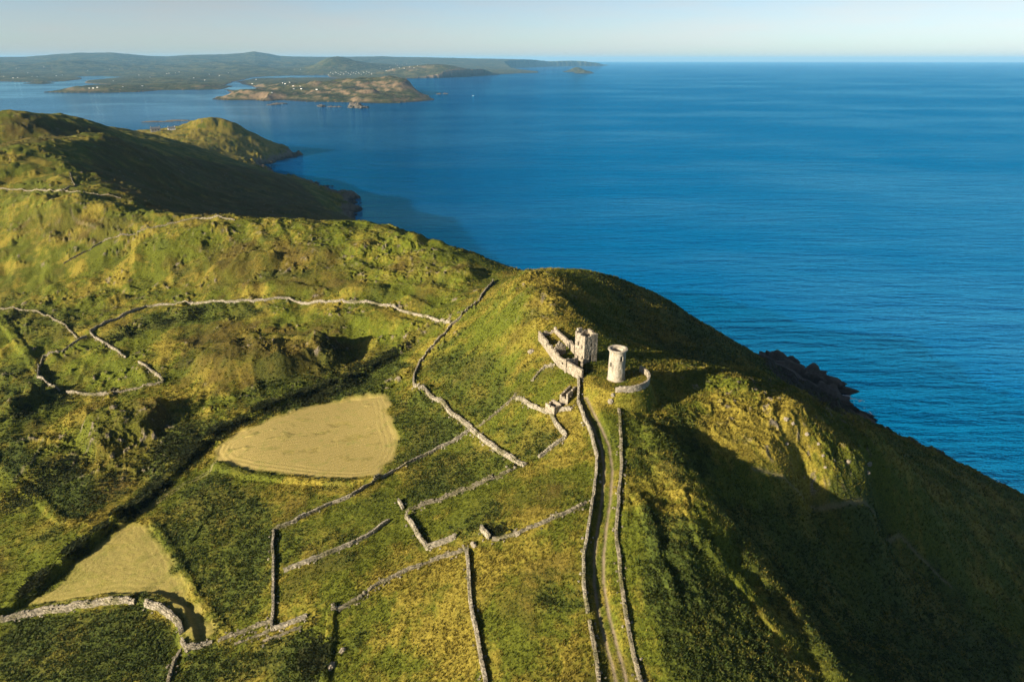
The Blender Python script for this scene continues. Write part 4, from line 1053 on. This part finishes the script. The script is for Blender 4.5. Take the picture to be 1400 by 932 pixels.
# ------------------------------------------------------------------ grass, bracken and gorse
def grid_attr(arr, x, y): return height(x, y, arr)
def scatter(n0, rmax=430, r0=140.0, dens=8.0):
    """points per area: even close by, thinning with distance"""
    A1 = .5 * R(112) * (r0 ** 2 - 80 ** 2); A2 = R(112) * r0 ** 2 * math.log(rmax / r0)
    n = int(dens * (A1 + A2) * n0)
    k = rng.random(n) < A1 / (A1 + A2)
    u = rng.random(n)
    r = np.where(k, np.sqrt(80 ** 2 + u * (r0 ** 2 - 80 ** 2)), r0 * (rmax / r0) ** u)
    a = rng.uniform(-R(56), R(56), n)
    return r * np.sin(a), r * np.cos(a), r
wall_pts = []
def veg_mesh(name, x, y, z, blades, hgt, wid, lean, attrs, mat, flat=0.0, tip=0.0):
    """each plant is a tuft of pointed leaves"""
    n = len(x); V = np.empty((n, blades, 3, 3), np.float32)
    for b in range(blades):
        a = rng.uniform(0, 2 * np.pi, n); h = hgt * rng.uniform(.6, 1.25, n); w = wid * rng.uniform(.7, 1.3, n); ln = lean * rng.uniform(.3, 1.2, n) * h
        dx, dy = np.cos(a), np.sin(a)
        ox = dx * .25 * hgt * rng.random(n) * (1 + 2 * flat); oy = dy * .25 * hgt * rng.random(n) * (1 + 2 * flat)
        zb = h * flat * rng.uniform(.2, .8, n)
        V[:, b, 0] = np.stack([x + ox - dy * w, y + oy + dx * w, z - .05 + zb], -1)
        V[:, b, 1] = np.stack([x + ox + dy * w, y + oy - dx * w, z - .05 + zb], -1)
        V[:, b, 2] = np.stack([x + ox + dx * ln, y + oy + dy * ln, z + np.maximum(h * (1 - .5 * flat), zb * .8)], -1)
    m = n * blades * 3
    me = mesh_from(name, V.reshape(m, 3), None, np.arange(m).reshape(-1, 3), smooth=False)
    for k, v in attrs.items(): put(me, k, np.repeat(v, blades * 3))
    o = link(name, me, mat); return o

def veg_mat(name, lo, hi, dlo, dhi):
    m, N, L, B = new_mat(name); B.inputs['Roughness'].default_value = .8; B.inputs['Specular IOR Level'].default_value = .15
    t = attr(N, 'tone')
    c = mixc(N, L, attr(N, 'dry'), mixc(N, L, t, lo, hi), mixc(N, L, t, dlo, dhi))
    L.new(c, B.inputs['Base Color'])
    tr = N.new('ShaderNodeBsdfTranslucent'); L.new(c, tr.inputs['Color'])
    ms = N.new('ShaderNodeMixShader'); ms.inputs[0].default_value = .25
    L.new(B.outputs[0], ms.inputs[1]); L.new(tr.outputs[0], ms.inputs[2]); L.new(ms.outputs[0], N['Material Output'].inputs['Surface'])
    return m
GRASS = veg_mat('meadow_grass', (.030, .042, .005), (.138, .158, .015), (.085, .068, .010), (.34, .27, .045))
FERN = veg_mat('bracken_fronds', (.018, .030, .006), (.060, .085, .014), (.05, .045, .012), (.12, .10, .03))
GORSE = veg_mat('gorse_leaf', (.012, .020, .006), (.040, .052, .012), (.05, .045, .014), (.09, .08, .03))

x, y, r = scatter(1.0, dens=6.5)
ok = (grid_attr(hay, x, y) < .3) & (grid_attr(track, x, y) < .35) & (grid_attr(rock, x, y) < .5) & (np.hypot(x - TX, y - TY) > 3.2)
z = height(x, y); ok &= z > 9
br = grid_attr(bracken, x, y)
clump = fbm(x / 1.6, y / 1.6, 2, 310) * .5 + .5 + .35 * fbm(x / 9, y / 9, 2, 312)
ok &= rng.random(len(x)) < np.clip(.25 + clump, .1, 1)
g1_ = ok & (rng.random(len(x)) > br * .85) & (rng.random(len(x)) > .75 * grid_attr(heath_shade, x, y))
xx, yy, zz, rr_ = x[g1_], y[g1_], z[g1_], r[g1_]
hv_ = grid_attr(heath_shade, xx, yy); lv_ = grid_attr(lush, xx, yy)
dv = np.clip(sstep(.3, .95, grid_attr(dry, xx, yy) + rng.normal(0, .16, len(xx))), 0, 1) * (1 - .85 * lv_)
hs = (.22 + .26 * np.clip(clump[g1_], 0, 1)) * (1 + .25 * dv) * np.clip(rr_ / 170, .9, 1.5)
hs *= 1 - .35 * lv_
hs *= 1 - .45 * sstep(225, 290, yy) * (xx < 0)
hs *= np.where(grid_attr(verge, xx, yy) > .5, .55, 1)
o = veg_mesh('grass', xx, yy, zz, 5, hs, .085 * np.clip(rr_ / 170, .9, 1.9), .75, dict(dry=dv, tone=np.clip(rng.normal(.45, .28, len(xx)) + .3 * lv_, 0, 1)), GRASS)
tag(o, 'rough tussocky meadow grass over the hill and walled fields', None, None, 'stuff')
print('grass', len(xx))
g2_ = ok & (br > .3) & (rng.random(len(x)) < br * 1.1)
xx, yy, zz, rr_ = x[g2_], y[g2_], z[g2_], r[g2_]
lump = np.clip(.55 + .6 * fbm(xx / 2.6, yy / 2.6, 2, 320), .15, 1.3)
o = veg_mesh('bracken', xx, yy, zz, 6, .75 * lump, .17 * np.clip(rr_ / 170, .9, 1.7), 1.0, dict(dry=np.clip(rng.normal(.1, .2, len(xx)), 0, 1), tone=np.clip(rng.normal(.45, .3, len(xx)), 0, 1)), FERN, flat=.55)
tag(o, 'dark green bracken carpeting the lower fields and the slope right of the track', None, None, 'stuff')
print('bracken', len(xx))
gx, gy, gh = [], [], []
def along(pts, per_m, w, h):
    P = np.array(pts); s = np.concatenate([[0], np.cumsum(np.hypot(*np.diff(P, axis=0).T))]); n = int(s[-1] * per_m)
    u = rng.random(n) * s[-1]
    m_ = sstep(-.25, .45, noise(u / 6, u * 0, 330 + len(gx)))
    gx.append(np.interp(u, s, P[:, 0]) + rng.normal(0, w, n)); gy.append(np.interp(u, s, P[:, 1]) + rng.normal(0, w, n)); gh.append(h * m_ * rng.uniform(.4, 1.1, n))
along(bk1, 45, 1.1, 1.5); along(bk2, 60, 1.8, 1.6); along(bk3, 50, 2.0, 1.2)
for pts, pm_, w_, h_ in [([(470,520),(500,500),(540,478)], 60, 3, 1.3), ([(360,555),(400,545),(450,535)], 60, 3, 1.4), ([(0,585),(40,560),(95,548)], 30, 2, 1.2), ([(20,690),(60,650),(100,640)], 60, 4, 1.3), ([(205,640),(230,615),(250,590)], 70, 4, 1.5), ([(0,440),(30,430)], 40, 3, 1.2), ([(145,470),(180,455),(240,435),(300,425)], 25, 2.0, 1.1), ([(440,470),(470,480),(480,500)], 30, 2, .9), ([(170,640),(150,660),(120,690)], 40, 3, 1.0), ([(425,850),(430,890),(432,930)], 40, 1.6, 1.2), ([(665,722),(680,726),(695,732)], 30, 1, .8), ([(345,575),(300,590),(270,625)], 30, 1.2, 1.0)]:
    along(T(pts), pm_, w_, h_)
gx = np.concatenate(gx); gy = np.concatenate(gy); gh = np.concatenate(gh)
k = (gh > .25) & (grid_attr(hay, gx, gy) < .2); gx, gy, gh = gx[k], gy[k], gh[k]
o = veg_mesh('gorse', gx, gy, height(gx, gy), 12, gh, .22, .8, dict(dry=np.clip(rng.normal(.15, .2, len(gx)), 0, 1), tone=rng.random(len(gx))), GORSE, flat=.7)
tag(o, 'dark gorse thicket along the field banks and round the hay field', None, None, 'stuff')

print('script done', round(time.time() - T0, 1))
